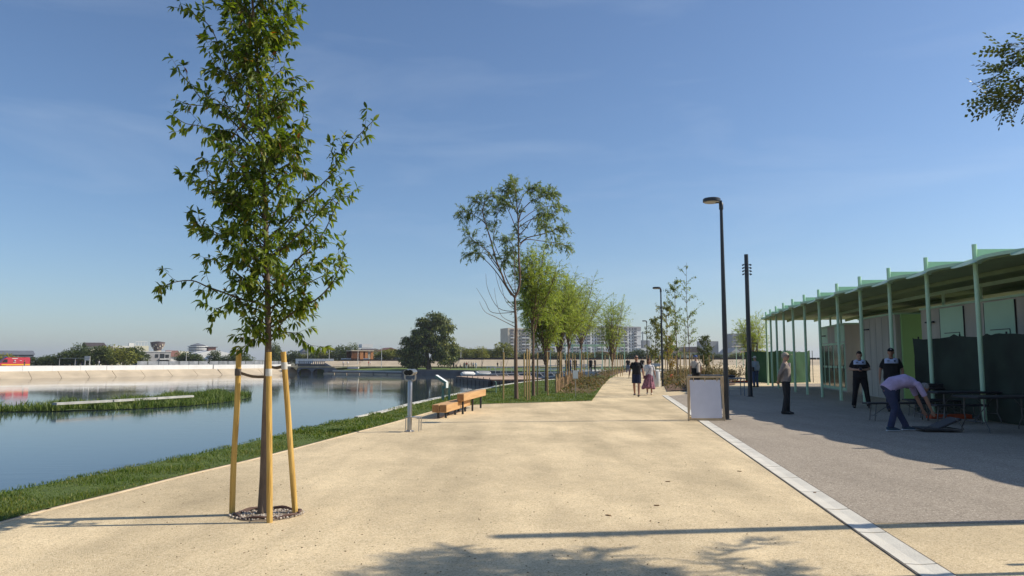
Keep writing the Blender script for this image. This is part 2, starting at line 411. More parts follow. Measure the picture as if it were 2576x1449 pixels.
# grey paving of the plaza, one step of material beside the pale slab channel
ch_l = [(2300, 1441), (2088, 1289.6), (1907.5, 1167), (1768.7, 1068.5), (1690, 1013.7), (1655, 992)]
ch_r = [(2395, 1441), (2146.7, 1287.6), (1918.5, 1147), (1792.5, 1063), (1703, 1008), (1668, 992)]
cl = [G(*p) for p in ch_l]; crr = [G(*p) for p in ch_r]
# best straight channel
def fit(ps):
    xs = np.array([p.x for p in ps]); ys = np.array([p.y for p in ps]); k = np.polyfit(ys, xs, 1); return k
kl, krr = fit(cl[:-1]), fit(crr[:-1])
chx = lambda y, s=0: (kl[0] + krr[0]) / 2 * y + (kl[1] if s == 0 else krr[1] if s == 1 else (kl[1] + krr[1]) / 2)
yg0 = G(2400, 1316.5).y; yg1 = 31.0
gx = lambda y: chx(y, 1) + .012
plaza_poly = [(gx(yg0), yg0), (60, yg0), (60, 50), (17, 47), (G(1960, 969).x, G(1960, 969).y), (gx(yg1), yg1)]
sheet('plaza', plaza_poly, .004, M_GREY)
chan = tag(bpy.data.objects.new('paved_channel', None), kind='structure'); link(chan)
yy = 2.6; k = 0
while yy < 31:
    L = 1.0; mb = MB()
    for (s0, s1, za, zb) in ((0, .5, .010, .003), (.5, 1, .003, .010)):     # shallow dished slab
        xa = lambda y, s: chx(y, 0) * (1 - s) + chx(y, 1) * s
        g_ = .009 + .006 * (k % 3); q = [(xa(yy + g_, s0), yy + g_), (xa(yy + g_, s1), yy + g_), (xa(yy + L - .008, s1), yy + L - .008), (xa(yy + L - .008, s0), yy + L - .008)]
        mb.prism(q, -.05, [za, zb, zb, za])
    mb.build('channel_slab', M_SLABP, chan); yy += L; k += 1

for s0 in (0, 1):                                             # dark filled joint on either side of the slabs
    jm = MB(); o_ = -.016 if s0 == 0 else .002
    for y_ in range(2, 31): jm.prism([(chx(y_, s0) + o_, y_), (chx(y_, s0) + o_ + .014, y_), (chx(y_ + 1, s0) + o_ + .014, y_ + 1), (chx(y_ + 1, s0) + o_, y_ + 1)], -.02, .0075)
    jm.build('joint_filler', M_SOILD, chan)
# steel edging of the grass: thin pale concrete edge along the promenade
eg = MB()
for a, b in zip(inn[4:-1], inn[5:]):
    t = (b - a).normalized(); nrm = Vector((t.y, -t.x, 0))
    eg.prism([P2(a - nrm * .01), P2(b - nrm * .01), P2(b + nrm * .025), P2(a + nrm * .025)], -.1, .012)
tag(eg.build('path_edging', mat('sandy concrete', (.56, .46, .33), .9, .15, 6)), kind='structure')

# ---- opposite bank: sloped slabs, white parapet, land behind
bl = [Vector((-215, -15, 0)), Vector((-141, 87, 0))] + [G(u, v, WZ) for u, v in ((0, 954), (293, 948.3), (560, 943.2), (755, 939.8))]
bl = [Vector((p.x, p.y, 0)) for p in bl]
bank = tag(bpy.data.objects.new('opposite_bank', None), kind='structure'); link(bank)
par = thing('parapet_wall', 'long white concrete parapet along the top of the opposite bank', 'wall')
bd = (bl[-1] - bl[0]).normalized()
top_line = []
for i in range(len(bl) - 1):
    a, b = bl[i], bl[i + 1]; L = (b - a).length; n = max(1, round(L / 6.0)); t = (b - a) / n
    nrm = Vector((-t.y, t.x, 0)).normalized()
    for k in range(n):
        p, q = a + t * k, a + t * (k + 1); e = t.normalized() * .05
        vis = p.y > 118
        p1, q1 = p + e - nrm * .5, q - e - nrm * .5
        mb = MB()
        dz = rnd.uniform(-.03, .03)
        # slab leaning back, its joints open; upper edge shifted along the bank as built
        sft = t.normalized() * 1.1
        c = [p1 + Vector((0, 0, WZ - .4)), q1 + Vector((0, 0, WZ - .4)), q - e + sft + nrm * 4.3 + Vector((0, 0, -.80 + dz)), p + e + sft + nrm * 4.3 + Vector((0, 0, -.80 + dz))]
        lo = [x - nrm * -.3 - Vector((0, 0, .35)) for x in c]
        i0 = mb.pts(c + lo)
        for f in ((0, 1, 2, 3), (7, 6, 5, 4), (0, 4, 5, 1), (1, 5, 6, 2), (2, 6, 7, 3), (3, 7, 4, 0)): mb.face([i0 + z for z in f])
        mb.build('slope_slab', M_SLAB, bank)
        mb = MB(); p2, q2 = p + nrm * 4.25 + t.normalized() * .02, q + nrm * 4.25 - t.normalized() * .02
        mb.prism([P2(p2), P2(q2), P2(q2 + nrm * .3), P2(p2 + nrm * .3)], -1.4, .22 + .02 * (k % 2))
        mb.build('parapet_panel', M_WHITEW, par)
    top_line.append(a + nrm * 4.6)
top_line.append(bl[-1] + nrm * 4.6)
far_poly = [P2(p) for p in top_line] + [(-35, 236), (40, 232), (5000, 232), (5000, 7000), (-5000, 7000), (-5000, -600), (-400, -600)]
sheet('far_land', far_poly, -.45, M_LAND, drop=-3)

# ---- peninsula lawn across the bay with its stepped quay and dark retaining wall
pen_front = [G(u, v, WZ) for u, v in ((812, 940.3), (905, 941.6), (1010, 943.6), (1062, 943.6), (1160, 943.9))]
pen_front = [Vector((p.x, p.y, 0)) for p in pen_front]
pen = [P2(p + Vector((0, 2.5, 0))) for p in pen_front] + [(-2, 168), (8, 140), (16, 118), (26, 112), (60, 112), (60, 215), (-50, 215), (-64, 212)]
zf = [-1.22] * 5 + [-1.0, -.6, -.35, -.2, .004, -.2, -.35, -.45]
sheet('peninsula_lawn', [(p[0], p[1], z) for p, z in zip(pen, zf)], 0, M_LAWNFAR, drop=-3.1)
qy = tag(bpy.data.objects.new('stepped_quay', None), kind='structure'); link(qy)
for i in range(2):
    a, b = pen_front[i], pen_front[i + 1]
    for k in range(3):
        p = a + (b - a) * (k / 3) + Vector((.15, 0, 0)); q = a + (b - a) * ((k + 1) / 3) - Vector((.15, 0, 0))
        mb = MB(); mb.prism([P2(p), P2(q), P2(q + Vector((0, 1.0, 0))), P2(p + Vector((0, 1.0, 0)))], -3, WZ + .28); mb.build('quay_block', M_SLAB, qy)
    mb = MB(); mb.prism([P2(a + Vector((0, 1.02, 0))), P2(b + Vector((0, 1.02, 0))), P2(b + Vector((0, 1.8, 0))), P2(a + Vector((0, 1.8, 0)))], -3, WZ + .62); mb.build('step', M_CONCD, qy)
    mb = MB(); mb.prism([P2(a + Vector((0, 1.82, 0))), P2(b + Vector((0, 1.82, 0))), P2(b + Vector((0, 2.6, 0))), P2(a + Vector((0, 2.3, 0)))], -3, -1.30); mb.build('step', M_CONC, qy)
rw = MB(); wl = pen_front[2:] + [Vector((-2, 165, 0)), Vector((8, 138, 0)), Vector((15, 116, 0))]
for a, b in zip(wl[:-1], wl[1:]):
    rw.prism([P2(a), P2(b), P2(b + Vector((0, 2.6, 0))), P2(a + Vector((0, 2.45, 0)))], -3, -1.05)
tag(rw.build('retaining_wall', M_CONCD), 'long dark stained retaining wall below the peninsula lawn', 'wall')
# sandy walk in front of the embankment, and the embankment of big sloped slabs
wk = MB(); wk.prism([(-62, 203), (60, 199), (60, 204), (-62, 209)], -.6, -.28); tag(wk.build('lake_walk', M_TAN), kind='structure')
emb = tag(bpy.data.objects.new('embankment', None), kind='structure'); link(emb)
x = -58.0; k = 0
while x < 150:
    mb = MB(); y0 = 209 if x < 0 else 209; zt = 1.15 if x < -20 else 1.55
    dz = rnd.uniform(-.06, .06)
    c = [(x + .06, y0, -.9), (x + 6.94, y0, -.9), (x + 7.9, y0 + 5, zt + dz), (x + 1.02, y0 + 5, zt + dz)]
    lo = [(p[0], p[1] + .4, p[2] - .35) for p in c]
    i0 = mb.pts(c + lo)
    for f in ((0, 1, 2, 3), (7, 6, 5, 4), (0, 4, 5, 1), (1, 5, 6, 2), (2, 6, 7, 3), (3, 7, 4, 0)): mb.face([i0 + z for z in f])
    mb.build('embankment_slab', M_SLAB, emb); x += 7; k += 1
mb = MB(); mb.prism([(-60, 214), (170, 214), (170, 234), (-60, 234)], -.5, 1.1); mb.build('crest', M_LAND, emb)
M_DKFENCE = mat('dark fence', (.035, .03, .028), .8, .2, 2)
fn = thing('crest_fence', 'low dark fence running along the crest of the embankment', 'fence')
for x in range(-50, 168, 6):
    z0 = 1.0 if x < -20 else 1.45
    mb = MB(); mb.box((x + 3, 214.6, z0 + .32), (5.9, .06, .62)); mb.build('panel', M_DKFENCE, fn)

# ---- reed island with a pale slab boom along it
isl_pix = [(-60, 1052), (0, 1037), (150, 1035), (330, 1030), (470, 1022), (560, 1013), (620, 1003), (632, 997), (560, 990), (480, 996), (330, 1010), (150, 1022), (40, 1030), (-60, 1040)]
isl = [G(u, v, WZ) for u, v in isl_pix]
sheet('reed_island', [P2(p) for p in isl], WZ + .05, M_TURF)
poly = [P2(p) for p in isl]; pos = []
while len(pos) < 16000:
    i = rg.randrange(len(poly)); x = rg.uniform(-75, -20); y = rg.uniform(45, 95)
    if inside(poly, x, y):
        if noise.noise(Vector((x * .35, y * .35, 0))) > -.38: pos.append((x, y, WZ))
blades('reeds', pos, .30, .95, .07, .8, M_REED, 5, 'dense green reeds growing on the long low island', 'reeds', .45)
bm_ = MB(); ip = [G(u, v, WZ + .62) for u, v in ((137, 1016), (281, 1008.5), (390, 1002), (484, 996.5))]
for a, b in zip(ip[:-1], ip[1:]): bm_.bar(a, b - (b - a).normalized() * .1, .55, .16)
tag(bm_.build('floating_boom', mat('weathered boom', (.44, .43, .39), .85, .2, 2)), 'pale slab boom lying along the reed island', 'boom')

# loose grit and plant crumbs lying about on the gravel
gt = MB(); r5 = random.Random(55)
for _ in range(900):
    y = 4.2 + 22 * r5.random() ** 1.8; x = r5.uniform(-.5 * y, .36 * y)
    if inside(lawn_poly, x, y) or not inside(near_poly, x, y) or x > chx(y) - .05: continue
    s_ = r5.uniform(.003, .008); gt.box((x, y, s_ * .35), (s_ * r5.uniform(1, 2.6), s_, s_ * .7), r5.uniform(0, 3.1))
tag(gt.build('grit', mat('dark grit', (.27, .20, .12), .95, .5, 20)), 'dark grit and dry crumbs scattered over the buff gravel', 'grit', kind='stuff')

# ============================================================ trees
M_BARK = mat('grey brown bark', (.17, .125, .09), .9, .3, 18, .6, 60, stretch=(1, 1, .25))
M_BARKR = mat('reddish bark', (.17, .11, .075), .9, .3, 14, .6, 40, stretch=(1, 1, .2))
M_TWIG = mat('twig bark', (.10, .075, .045), .9, .25, 20)
M_TWIGW = mat('willow twig', (.15, .13, .06), .85, .25, 10)
M_STAKE = mat('yellow impregnated pine', (.40, .225, .045), .7, .22, 26, .6, 60, stretch=(1, 1, .07), col2=(.68, .45, .13))
M_TIE = mat('brown tie strap', (.12, .10, .085), .8, .2)
M_TIEW = mat('white tie strap', (.55, .53, .48), .7, .1)
M_LEAF = leafmat('broad leaves', [(0, (.04, .07, .01)), (.45, (.095, .145, .016)), (.8, (.17, .225, .026)), (.975, (.27, .28, .045)), (1, (.22, .06, .02))], .42, .45, .3, random_obj=False)
M_LEAFO = leafmat('single broad leaves', [(0, (.06, .095, .012)), (.5, (.125, .18, .02)), (1, (.25, .285, .04))], .42, .45, .3, random_obj=True)
M_WILLOW = leafmat('willow leaves', [(0, (.15, .20, .035)), (.5, (.27, .34, .055)), (1, (.43, .46, .11))], .5, .5)
M_GREENY = leafmat('grey green leaves', [(0, (.09, .13, .035)), (.6, (.17, .22, .06)), (1, (.28, .31, .11))], .48, .5)
M_DARKF = leafmat('dark foliage', [(0, (.03, .05, .012)), (.6, (.075, .105, .02)), (1, (.14, .16, .035))], .2, .6, random_obj=True)
M_OLIVEF = leafmat('olive foliage', [(0, (.08, .10, .016)), (.6, (.20, .21, .03)), (1, (.40, .34, .06))], .25, .6, random_obj=True)
M_YELLOWF = leafmat('yellow foliage', [(0, (.25, .18, .02)), (.6, (.40, .27, .03)), (1, (.5, .34, .05))], .3, .6)
M_ROBIN = leafmat('robinia leaflets', [(0, (.022, .035, .012)), (.55, (.05, .075, .016)), (1, (.13, .15, .025))], .3, .45)
M_SHRUB = leafmat('shrub leaves', [(0, (.06, .07, .02)), (.5, (.12, .11, .03)), (.8, (.20, .14, .05)), (1, (.26, .15, .06))], .25, .6)

# a leaf folded along its midrib: local +X is its length (1 long, about .36 wide)
LEAF_V = np.array([(0, 0, 0), (.32, .15, .04), (.68, .145, -.02), (1, 0, -.20), (.68, -.145, -.02), (.32, -.15, .04), (.32, 0, -.015), (.70, 0, -.07)])
LEAF_F = [(0, 6, 1), (6, 7, 2, 1), (7, 3, 2), (0, 5, 6), (6, 5, 4, 7), (7, 4, 3)]
LEAF_T = np.array([(0, 6, 1), (6, 7, 2), (6, 2, 1), (7, 3, 2), (0, 5, 6), (6, 5, 4), (6, 4, 7), (7, 4, 3)])
SLIM_V = np.array([(0, 0, 0), (.5, .105, .0), (1, 0, -.12), (.5, -.105, .0)]); SLIM_T = np.array([(0, 3, 1), (1, 3, 2)])
def leaf_mesh(name, L, shape=None):
    """L: list of (pos, dir, up, length)"""
    V0, T0 = (LEAF_V, LEAF_T) if shape is None else shape
    n = len(L)
    P = np.array([l[0] for l in L], dtype=np.float64); D = np.array([l[1] for l in L], dtype=np.float64); U = np.array([l[2] for l in L], dtype=np.float64)
    S = np.array([l[3] for l in L], dtype=np.float64)
    D /= np.linalg.norm(D, axis=1)[:, None] + 1e-9
    Sd = np.cross(U, D); Sd /= np.linalg.norm(Sd, axis=1)[:, None] + 1e-9
    N = np.cross(D, Sd)
    V = P[:, None] + S[:, None, None] * (V0[None, :, 0, None] * D[:, None] + V0[None, :, 1, None] * Sd[:, None] + V0[None, :, 2, None] * N[:, None])
    F = (np.arange(n)[:, None, None] * len(V0) + T0[None]).reshape(-1, 3)
    return npmesh(name, V.reshape(-1, 3), F)
def rvec(r, s=1.0): return Vector((r.gauss(0, s), r.gauss(0, s), r.gauss(0, s)))

# ---------------------------------------------------- the young tree with three stakes, nearest of all
def main_tree():
    r = random.Random(21)
    base = G(660, 1294); Y0 = base.y
    t = thing('young_tree', 'tall slim young tree tied to three yellow stakes beside the lake', 'tree', base)
    def pt(u, v, dy=0.0): return A(u, v, Y0 + dy) - base
    tr = spline([pt(*p) for p in ((660, 1297), (663, 1200), (668, 1050), (673, 920), (675, 850), (673, 740), (670, 620), (666, 500), (661, 380), (655, 270), (647, 160), (640, 70), (634, -10), (629, -90), (625, -170))], 4)
    n = len(tr); rad = []
    for i in range(n):
        f = i / (n - 1); rad.append(.034 * (1 - f) ** .85 + .005 + (.012 * max(0, 1 - f * 14)))
    MB().tube(tr, rad, 12).build('trunk', M_BARK, t, True)
    limbs = []
    def limb(pix, dep, r0=.010, k=1.0):
        P = []
        m = len(pix)
        for i, (u, v) in enumerate(pix): P.append(pt(u, v, dep * (i / (m - 1)) ** .8))
        limbs.append((spline(P, 4), r0, k))
    limb([(668, 770), (640, 760), (605, 752), (565, 737), (523, 722), (484, 706), (438, 710), (402, 724)], -.25, .012, .75)
    limb([(684, 822), (721, 799), (757, 772), (796, 753), (827, 723), (845, 696), (863, 650)], -.3, .012, .9)
    limb([(684, 705), (712, 690), (751, 650), (781, 623), (815, 583), (845, 519), (866, 470)], .25, .011, .8)
    limb([(672, 600), (712, 568), (739, 538), (752, 515), (781, 495), (812, 461), (833, 440), (851, 407), (879, 371), (908, 335), (938, 305)], -.15, .011, .8)
    limb([(662, 545), (646, 510), (636, 486), (628, 455), (615, 420)], .2, .009)
    limb([(668, 640), (645, 598), (620, 562), (600, 531), (578, 500), (560, 480)], -.3, .010, 1.2)
    limb([(655, 330), (630, 295), (608, 252), (590, 213), (572, 170), (554, 128), (541, 91), (523, 61), (499, 43), (470, 27), (438, 18)], .1, .009, .65)
    limb([(648, 200), (611, 160), (587, 130), (560, 103)], -.25, .008, 1.0)
    limb([(640, 370), (590, 310), (545, 275), (511, 252), (493, 231), (472, 204), (447, 179)], -.2, .008, .55)
    limb([(655, 400), (610, 350), (572, 330), (529, 325), (499, 316), (466, 310), (435, 289)], .2, .008, .75)
    limb([(640, 330), (580, 290), (514, 267), (481, 264), (444, 252)], .15, .007, .55)
    limb([(669, 690), (640, 650), (584, 617), (550, 595), (520, 580), (492, 560)], -.2, .009, 1.0)
    limb([(668, 560), (630, 530), (590, 490), (540, 470), (505, 455)], .2, .009, 1.0)
    limb([(666, 500), (610, 440), (570, 410), (520, 405), (490, 415)], -.2, .008, 1.0)
    limb([(672, 800), (650, 780), (600, 765), (560, 770), (530, 790)], -.3, .008, .9)
    limb([(676, 860), (650, 850), (630, 860), (612, 880)], -.25, .006, 1.1)
    limb([(678, 860), (705, 840), (740, 838), (765, 860)], -.25, .006, 1.1)
    limb([(676, 780), (720, 745), (770, 715), (820, 690)], -.1, .009, .9)
    limb([(668, 470), (705, 430), (735, 400), (752, 330), (765, 285)], .15, .008, .6)
    limb([(664, 420), (700, 370), (740, 345), (775, 350)], -.25, .007, 1.0)
    limb([(670, 650), (720, 620), (780, 560), (840, 500), (880, 495)], -.3, .009, .8)
    limb([(648, 150), (680, 110), (700, 80), (715, 60)], -.15, .006, 1.0)
    limb([(640, 60), (605, 30), (580, 5)], -.1, .006, 1.1)
    # filling limbs all round, inside the crown's outline
    env = [(-170, 30, 30), (-60, 62, 60), (0, 70, 82), (100, 110, 74), (200, 105, 78), (300, 150, 95), (400, 150, 105), (500, 158, 150), (600, 150, 175), (680, 125, 170), (760, 95, 140), (830, 70, 90), (885, 40, 60)]
    def envelope(v):
        for a, b in zip(env[:-1], env[1:]):
            if a[0] <= v <= b[0]:
                f = (v - a[0]) / (b[0] - a[0]); return a[1] + (b[1] - a[1]) * f, a[2] + (b[2] - a[2]) * f
        return 40, 40
    def trunk_at(v):
        best = min(tr, key=lambda p: abs(p.z - (A(660, v, Y0) - base).z)); return best
    px = Y0 / FPX
    for i in range(104):
        v = 868 - 1030 * ((i + r.random()) / 104)
        p0 = trunk_at(v); el, er = envelope(v - 40)
        a = r.uniform(0, 2 * math.pi); ex = el if math.cos(a) < 0 else er
        R_ = (abs(math.cos(a)) * ex + abs(math.sin(a)) * (el + er) / 2) * px * r.uniform(.55, .98)
        R_ *= .84; rise = R_ * r.uniform(.45, 1.0)
        d = Vector((math.cos(a), math.sin(a), 0))
        P = [p0, p0 + d * R_ * .35 + Vector((0, 0, rise * .45)), p0 + d * R_ * .7 + Vector((0, 0, rise * .85)), p0 + d * R_ + Vector((0, 0, rise * r.uniform(.8, 1.05)))]
        limbs.append((spline([q + rvec(r, .012) for q in P], 4), .0065, 1.0))
    lb = MB(); leaves = []
    def put(p, d, size, droop):
        d = Vector(d); d.normalize(); d = (d + Vector((0, 0, -droop))).normalized()
        up = (Vector((0, 0, 1)) + rvec(r, .45)); leaves.append((p, d, up, size))
    def leafy(P, r0, k, first):
        m = len(P); L = 0
        acc = 0
        for i in range(1, m):
            seg = P[i] - P[i - 1]; f = i / (m - 1); acc += seg.length
            if f < first: continue
            tdir = seg.normalized()
            while acc > .029:
                acc -= .029
                for _ in range(2 if r.random() < .55 * k else 1):
                    if r.random() > .92 * k: continue
                    d = (rvec(r, .8) + tdir * .7); put(P[i] - seg * r.random(), d, r.uniform(.05, .112), r.uniform(.25, 1.7))
        tdir = (P[-1] - P[-2]).normalized()
        for _ in range(r.randint(5, 7)): put(P[-1], rvec(r, .6) + tdir * .9, r.uniform(.055, .11), r.uniform(.1, .9))
    for P, r0, k in limbs:
        m = len(P); lb.tube(P, [r0 * (1 - .8 * i / (m - 1)) + .001 for i in range(m)], 5)
        leafy(P, r0, k, .30)
        for _ in range(max(2, int(len(P) / 3.2 * k))):                         # side twigs
            i = r.randint(int(m * .3), m - 2); tdir = (P[i + 1] - P[i]).normalized()
            side = rvec(r, 1); side = (side - tdir * side.dot(tdir)).normalized()
            ln = r.uniform(.08, .20); q = [P[i], P[i] + (side * .7 + tdir * .8) * ln * .5, P[i] + (side * .9 + tdir * 1.0 + Vector((0, 0, .35))) * ln]
            q = spline(q, 3); lb.tube(q, [.0028, .0026, .0024, .0022, .002, .0015, .001][:len(q)], 4)
            leafy(q, .002, k, .35)
    lb.build('limbs', M_TWIG, t, True)
    # leaves about the stem
    for _ in range(650):
        v = r.uniform(-150, 850); p0 = trunk_at(v); a = r.uniform(0, 6.28); d = Vector((math.cos(a), math.sin(a), r.uniform(-.2, .7)))
        put(p0 + d * r.uniform(.01, .09), d, r.uniform(.06, .105), r.uniform(.1, 1.0))
    # the 300 leaves that show largest are objects, the others one foliage part
    leaves.sort(key=lambda l: (base + l[0]).y - 6 * l[3]); singles = leaves[:300]; rest = leaves[300:]
    mobj('foliage', leaf_mesh('foliage', rest), M_LEAF, t, 'stuff')
    lm = []
    for k in range(3):
        me = bpy.data.meshes.new('leaf'); V = LEAF_V.copy(); V[:, 2] *= (1 + k * .8); V[3, 2] -= .06 * k
        me.from_pydata([tuple(x) for x in V], [], LEAF_F); me.materials.append(M_LEAFO); lm.append(me)
    for i, (p, d, up, s) in enumerate(singles):
        o = bpy.data.objects.new('leaf', lm[i % 3]); link(o, t)
        sd = Vector(up).cross(d).normalized(); nn = d.cross(sd)
        o.matrix_local = Matrix.Translation(p) @ Matrix((d, sd, nn)).transposed().to_4x4() @ Matrix.Scale(s, 4)
    print('main tree leaves', len(leaves))
    # its own basin of stones, ring hose, stakes and straps
    for i, (b0, t0, lab) in enumerate((((584, 1294), (601, 880), 'left'), ((678.5, 1314.5), (676, 886), 'front'), ((744, 1292), (712.5, 885), 'right'))):
        pb = G(*b0); top = A(t0[0], t0[1], pb.y - (.10 if i != 1 else -.05))
        s = thing('tree_stake', {'left': 'leaning round yellow stake left of the slim young tree trunk', 'front': 'upright round yellow stake standing in front of the young tree trunk', 'right': 'leaning round yellow stake right of the slim young tree trunk'}[lab], 'stake', pb, 0, 'stakes of the young tree')
        q = [Vector((0, 0, -.05)) + (top - pb) * -.03, (top - pb) * .33 + rvec(r, .003), (top - pb) * .66 + rvec(r, .003), top - pb]
        MB().tube(spline(q, 3), [.028, .0275, .028, .0275, .027, .0275, .027, .0265, .027, .0265], 14).build('pole', M_STAKE, s, True)
        zt = 1.20 + base.z; f = (1.38 if i != 2 else 1.44) / (top - pb).z
        c = (top - pb) * f
        mb = MB(); mb.lathe([(.0295, -.035), (.031, -.03), (.031, .03), (.0295, .035)], c, 14); mb.build('strap_loop', M_TIEW if i else M_TIE, s, True)
        # strap from stake to trunk
        tp = trunk_at(880); tp = min(tr, key=lambda p: abs(p.z - c.z)) + base - pb
        mb = MB(); a_, b_ = c, tp; mid = (a_ + b_) / 2 - Vector((0, 0, .02)); mb.tube(spline([a_, mid, b_], 3), [(.004, .022)] * 7, 6, side=(0, 0, 0) if False else None); mb.build('strap', M_TIE, s)
    ring = MB(); c = base + Vector((.055, -.02, 0)); nseg = 40; prev = None
    pts = [Vector((math.cos(2 * math.pi * k / nseg) * (.30 + .015 * math.sin(k * .7)), math.sin(2 * math.pi * k / nseg) * (.25 + .02 * math.sin(k * .5 + 1)), .018 + .012 * math.sin(k * .9))) for k in range(nseg + 1)]
    ring.tube(pts, .013, 8); ring.tube([p * .9 + Vector((.03, .02, .01)) for p in pts[4:22]], .010, 8)
    tag(ring.build('watering_hose', mat('brown drip hose', (.10, .055, .04), .6, .3), None, True, loc=c), 'ring of brown drip hose lying round the young tree base', 'hose')
    mb = MB(); mb.lathe([(.31, .002), (.29, .007), (.01, .016)], c, 32); tag(mb.build('tree_pit', M_SOIL), kind='structure')
    st = MB()
    for _ in range(520):
        a = r.uniform(0, 6.28); q = math.sqrt(r.random()); s = r.uniform(.004, .013)
        st.ball(c + Vector((math.cos(a) * .36 * q, math.sin(a) * .29 * q, .014)), (s, s * r.uniform(.6, 1), s * .7), 5, 4)
    tag(st.build('pit_stones', mat('pit stones', (.52, .45, .37), .9, .4, 40)), 'small pale stones and bark in the young tree pit', 'stones', kind='stuff')
main_tree()

# ---------------------------------------------------- willows: arching limbs, hanging narrow leaves
def hang(leaves, tw, r, p, d, ln, n, size, droop=.62):
    """a drooping twig with narrow leaves"""
    P = [p]; q = Vector(p); v = Vector(d).normalized()
    for i in range(5):
        v = (v + Vector((0, 0, -.30 * droop))).normalized(); q = q + v * ln / 5; P.append(q.copy())
    tw.tube(P, [.006, .005, .004, .003, .003, .002], 3, False)
    for i in range(n):
        f = r.uniform(.15, 1) * 5; k = min(4, int(f)); s = P[k].lerp(P[k + 1], f - k); td = (P[k + 1] - P[k]).normalized()
        leaves.append((s, td * .8 + rvec(r, .5) + Vector((0, 0, -.15)), Vector((0, 0, 1)) + rvec(r, .6), size * r.uniform(.7, 1.3)))
def willow(name, label, base, limbs, trunk, r0, m, leafn, lsize, seed, group=None, first=.5, twl=.55, bark=None, up=.3):
    r = random.Random(seed); t = thing(name, label, 'tree', base, 0, group)
    n = len(trunk); MB().tube(trunk, [r0 * (1 - .55 * i / (n - 1)) for i in range(n)], 9).build('trunk', bark or M_BARKR, t, True)
    lb = MB(); tw = MB(); leaves = []
    for P, rr, k in limbs:
        mm = len(P); lb.tube(P, [rr * (1 - .85 * i / (mm - 1)) + .003 for i in range(mm)], 6)
        if k <= 0: continue
        cnt = int(leafn * k)
        for j in range(cnt):
            f = first + (1 - first) * r.random() ** .8
            i = min(mm - 2, int(f * (mm - 1))); td = (P[i + 1] - P[i]).normalized()
            d = td * .5 + rvec(r, .75) + Vector((0, 0, up))
            hang(leaves, tw, r, P[i].lerp(P[i + 1], r.random()), d, twl * r.uniform(.5, 1.2), r.randint(15, 24), lsize)
        hang(leaves, tw, r, P[-1], (P[-1] - P[-2]), twl * .8, 22, lsize)
    lb.build('limbs', bark or M_BARKR, t, True); tw.build('twigs', M_TWIGW, t, kind='stuff')
    mobj('crown', leaf_mesh('crown', leaves, (SLIM_V, SLIM_T)), m, t, 'stuff')
    return t
def tall_willow():
    base = G(1299, 1005); Y0 = base.y; r = random.Random(4)
    pt = lambda u, v, dy=0.0: A(u, v, Y0 + dy) - base
    Z = lambda *p: ((1780 + p[0] / 2.635) * .629, (700 + p[1] / 2.635) * .629)
    trunk = [pt(1299, 1009), pt(1298, 950), pt(1297, 880), pt(1298, 820), pt(1296, 780), pt(1295, 748)]
    raw = [([(735, 1290), (775, 1200), (790, 1080), (778, 900), (775, 750), (770, 500), (760, 350), (745, 200), (720, 90)], .0, .075, .9),
           ([(735, 1290), (650, 1180), (600, 1050), (540, 900), (480, 680), (430, 520), (395, 370), (440, 260), (520, 215)], -.4, .06, .9),
           ([(700, 1270), (560, 1050), (460, 930), (350, 830), (330, 780)], .5, .03, .12),
           ([(620, 1080), (520, 940), (430, 830), (330, 825), (230, 845)], .6, .025, .45),
           ([(590, 1010), (500, 880), (420, 780), (300, 690), (220, 600)], -.7, .03, .6),
           ([(730, 1250), (640, 1080), (590, 900), (510, 690), (540, 500), (560, 330)], .5, .03, .7),
           ([(430, 520), (380, 470), (300, 420), (220, 380), (180, 430)], .4, .02, .7),
           ([(400, 380), (360, 310), (320, 260)], -.3, .015, .35),
           ([(790, 720), (870, 660), (1000, 630), (1120, 590), (1200, 550), (1250, 570)], -.6, .03, .6),
           ([(790, 740), (860, 680), (1050, 700), (1200, 720), (1280, 750)], .6, .025, .6),
           ([(775, 640), (850, 560), (930, 450), (1050, 400), (1160, 430)], .4, .03, .8),
           ([(770, 520), (800, 400), (870, 310), (960, 250), (1080, 210), (1140, 195)], -.4, .03, .9),
           ([(770, 560), (900, 470), (1020, 470), (1060, 560)], -.8, .02, .6),
           ([(775, 500), (930, 380), (1080, 330), (1220, 340)], .7, .02, .5),
           ([(765, 420), (700, 290), (660, 180), (700, 90)], .5, .025, .8),
           ([(770, 620), (690, 420), (630, 300), (600, 250)], .6, .022, .7),
           ([(760, 380), (820, 220), (900, 150), (1000, 150)], .3, .02, .8),
           ([(775, 900), (720, 830), (660, 820), (610, 900)], -.6, .015, .5),
           ([(740, 1270), (730, 900), (720, 760), (660, 660)], -.9, .02, .6),
           ([(735, 1400), (600, 1250), (545, 1100), (530, 1010)], -.5, .014, 0), ([(735, 1440), (560, 1400), (450, 1200), (430, 1040)], .4, .016, 0),
           ([(735, 1445), (500, 1450), (420, 1330), (330, 1190)], -.4, .014, 0), ([(735, 1420), (640, 1330), (590, 1150), (570, 1080)], .6, .012, 0), ([(735, 1600), (540, 1500), (420, 1440), (360, 1330)], -.6, .016, 0),
           ([(735, 1560), (600, 1490), (540, 1330), (520, 1190)], .5, .012, 0)]
    limbs = []
    for pix, dep, rr, k in raw:
        m = len(pix); P = [pt(*Z(*q), dep * (i / (m - 1))) for i, q in enumerate(pix)]
        limbs.append((spline(P, 4), rr * .72, k))
    willow('willow_tree', 'tallest sparse willow on the lawn with widely forked bare limbs', base, limbs, spline(trunk, 4), .085, M_GREENY, 52, .135, 3, 'willows on the lawn', .45, .45)
tall_willow()
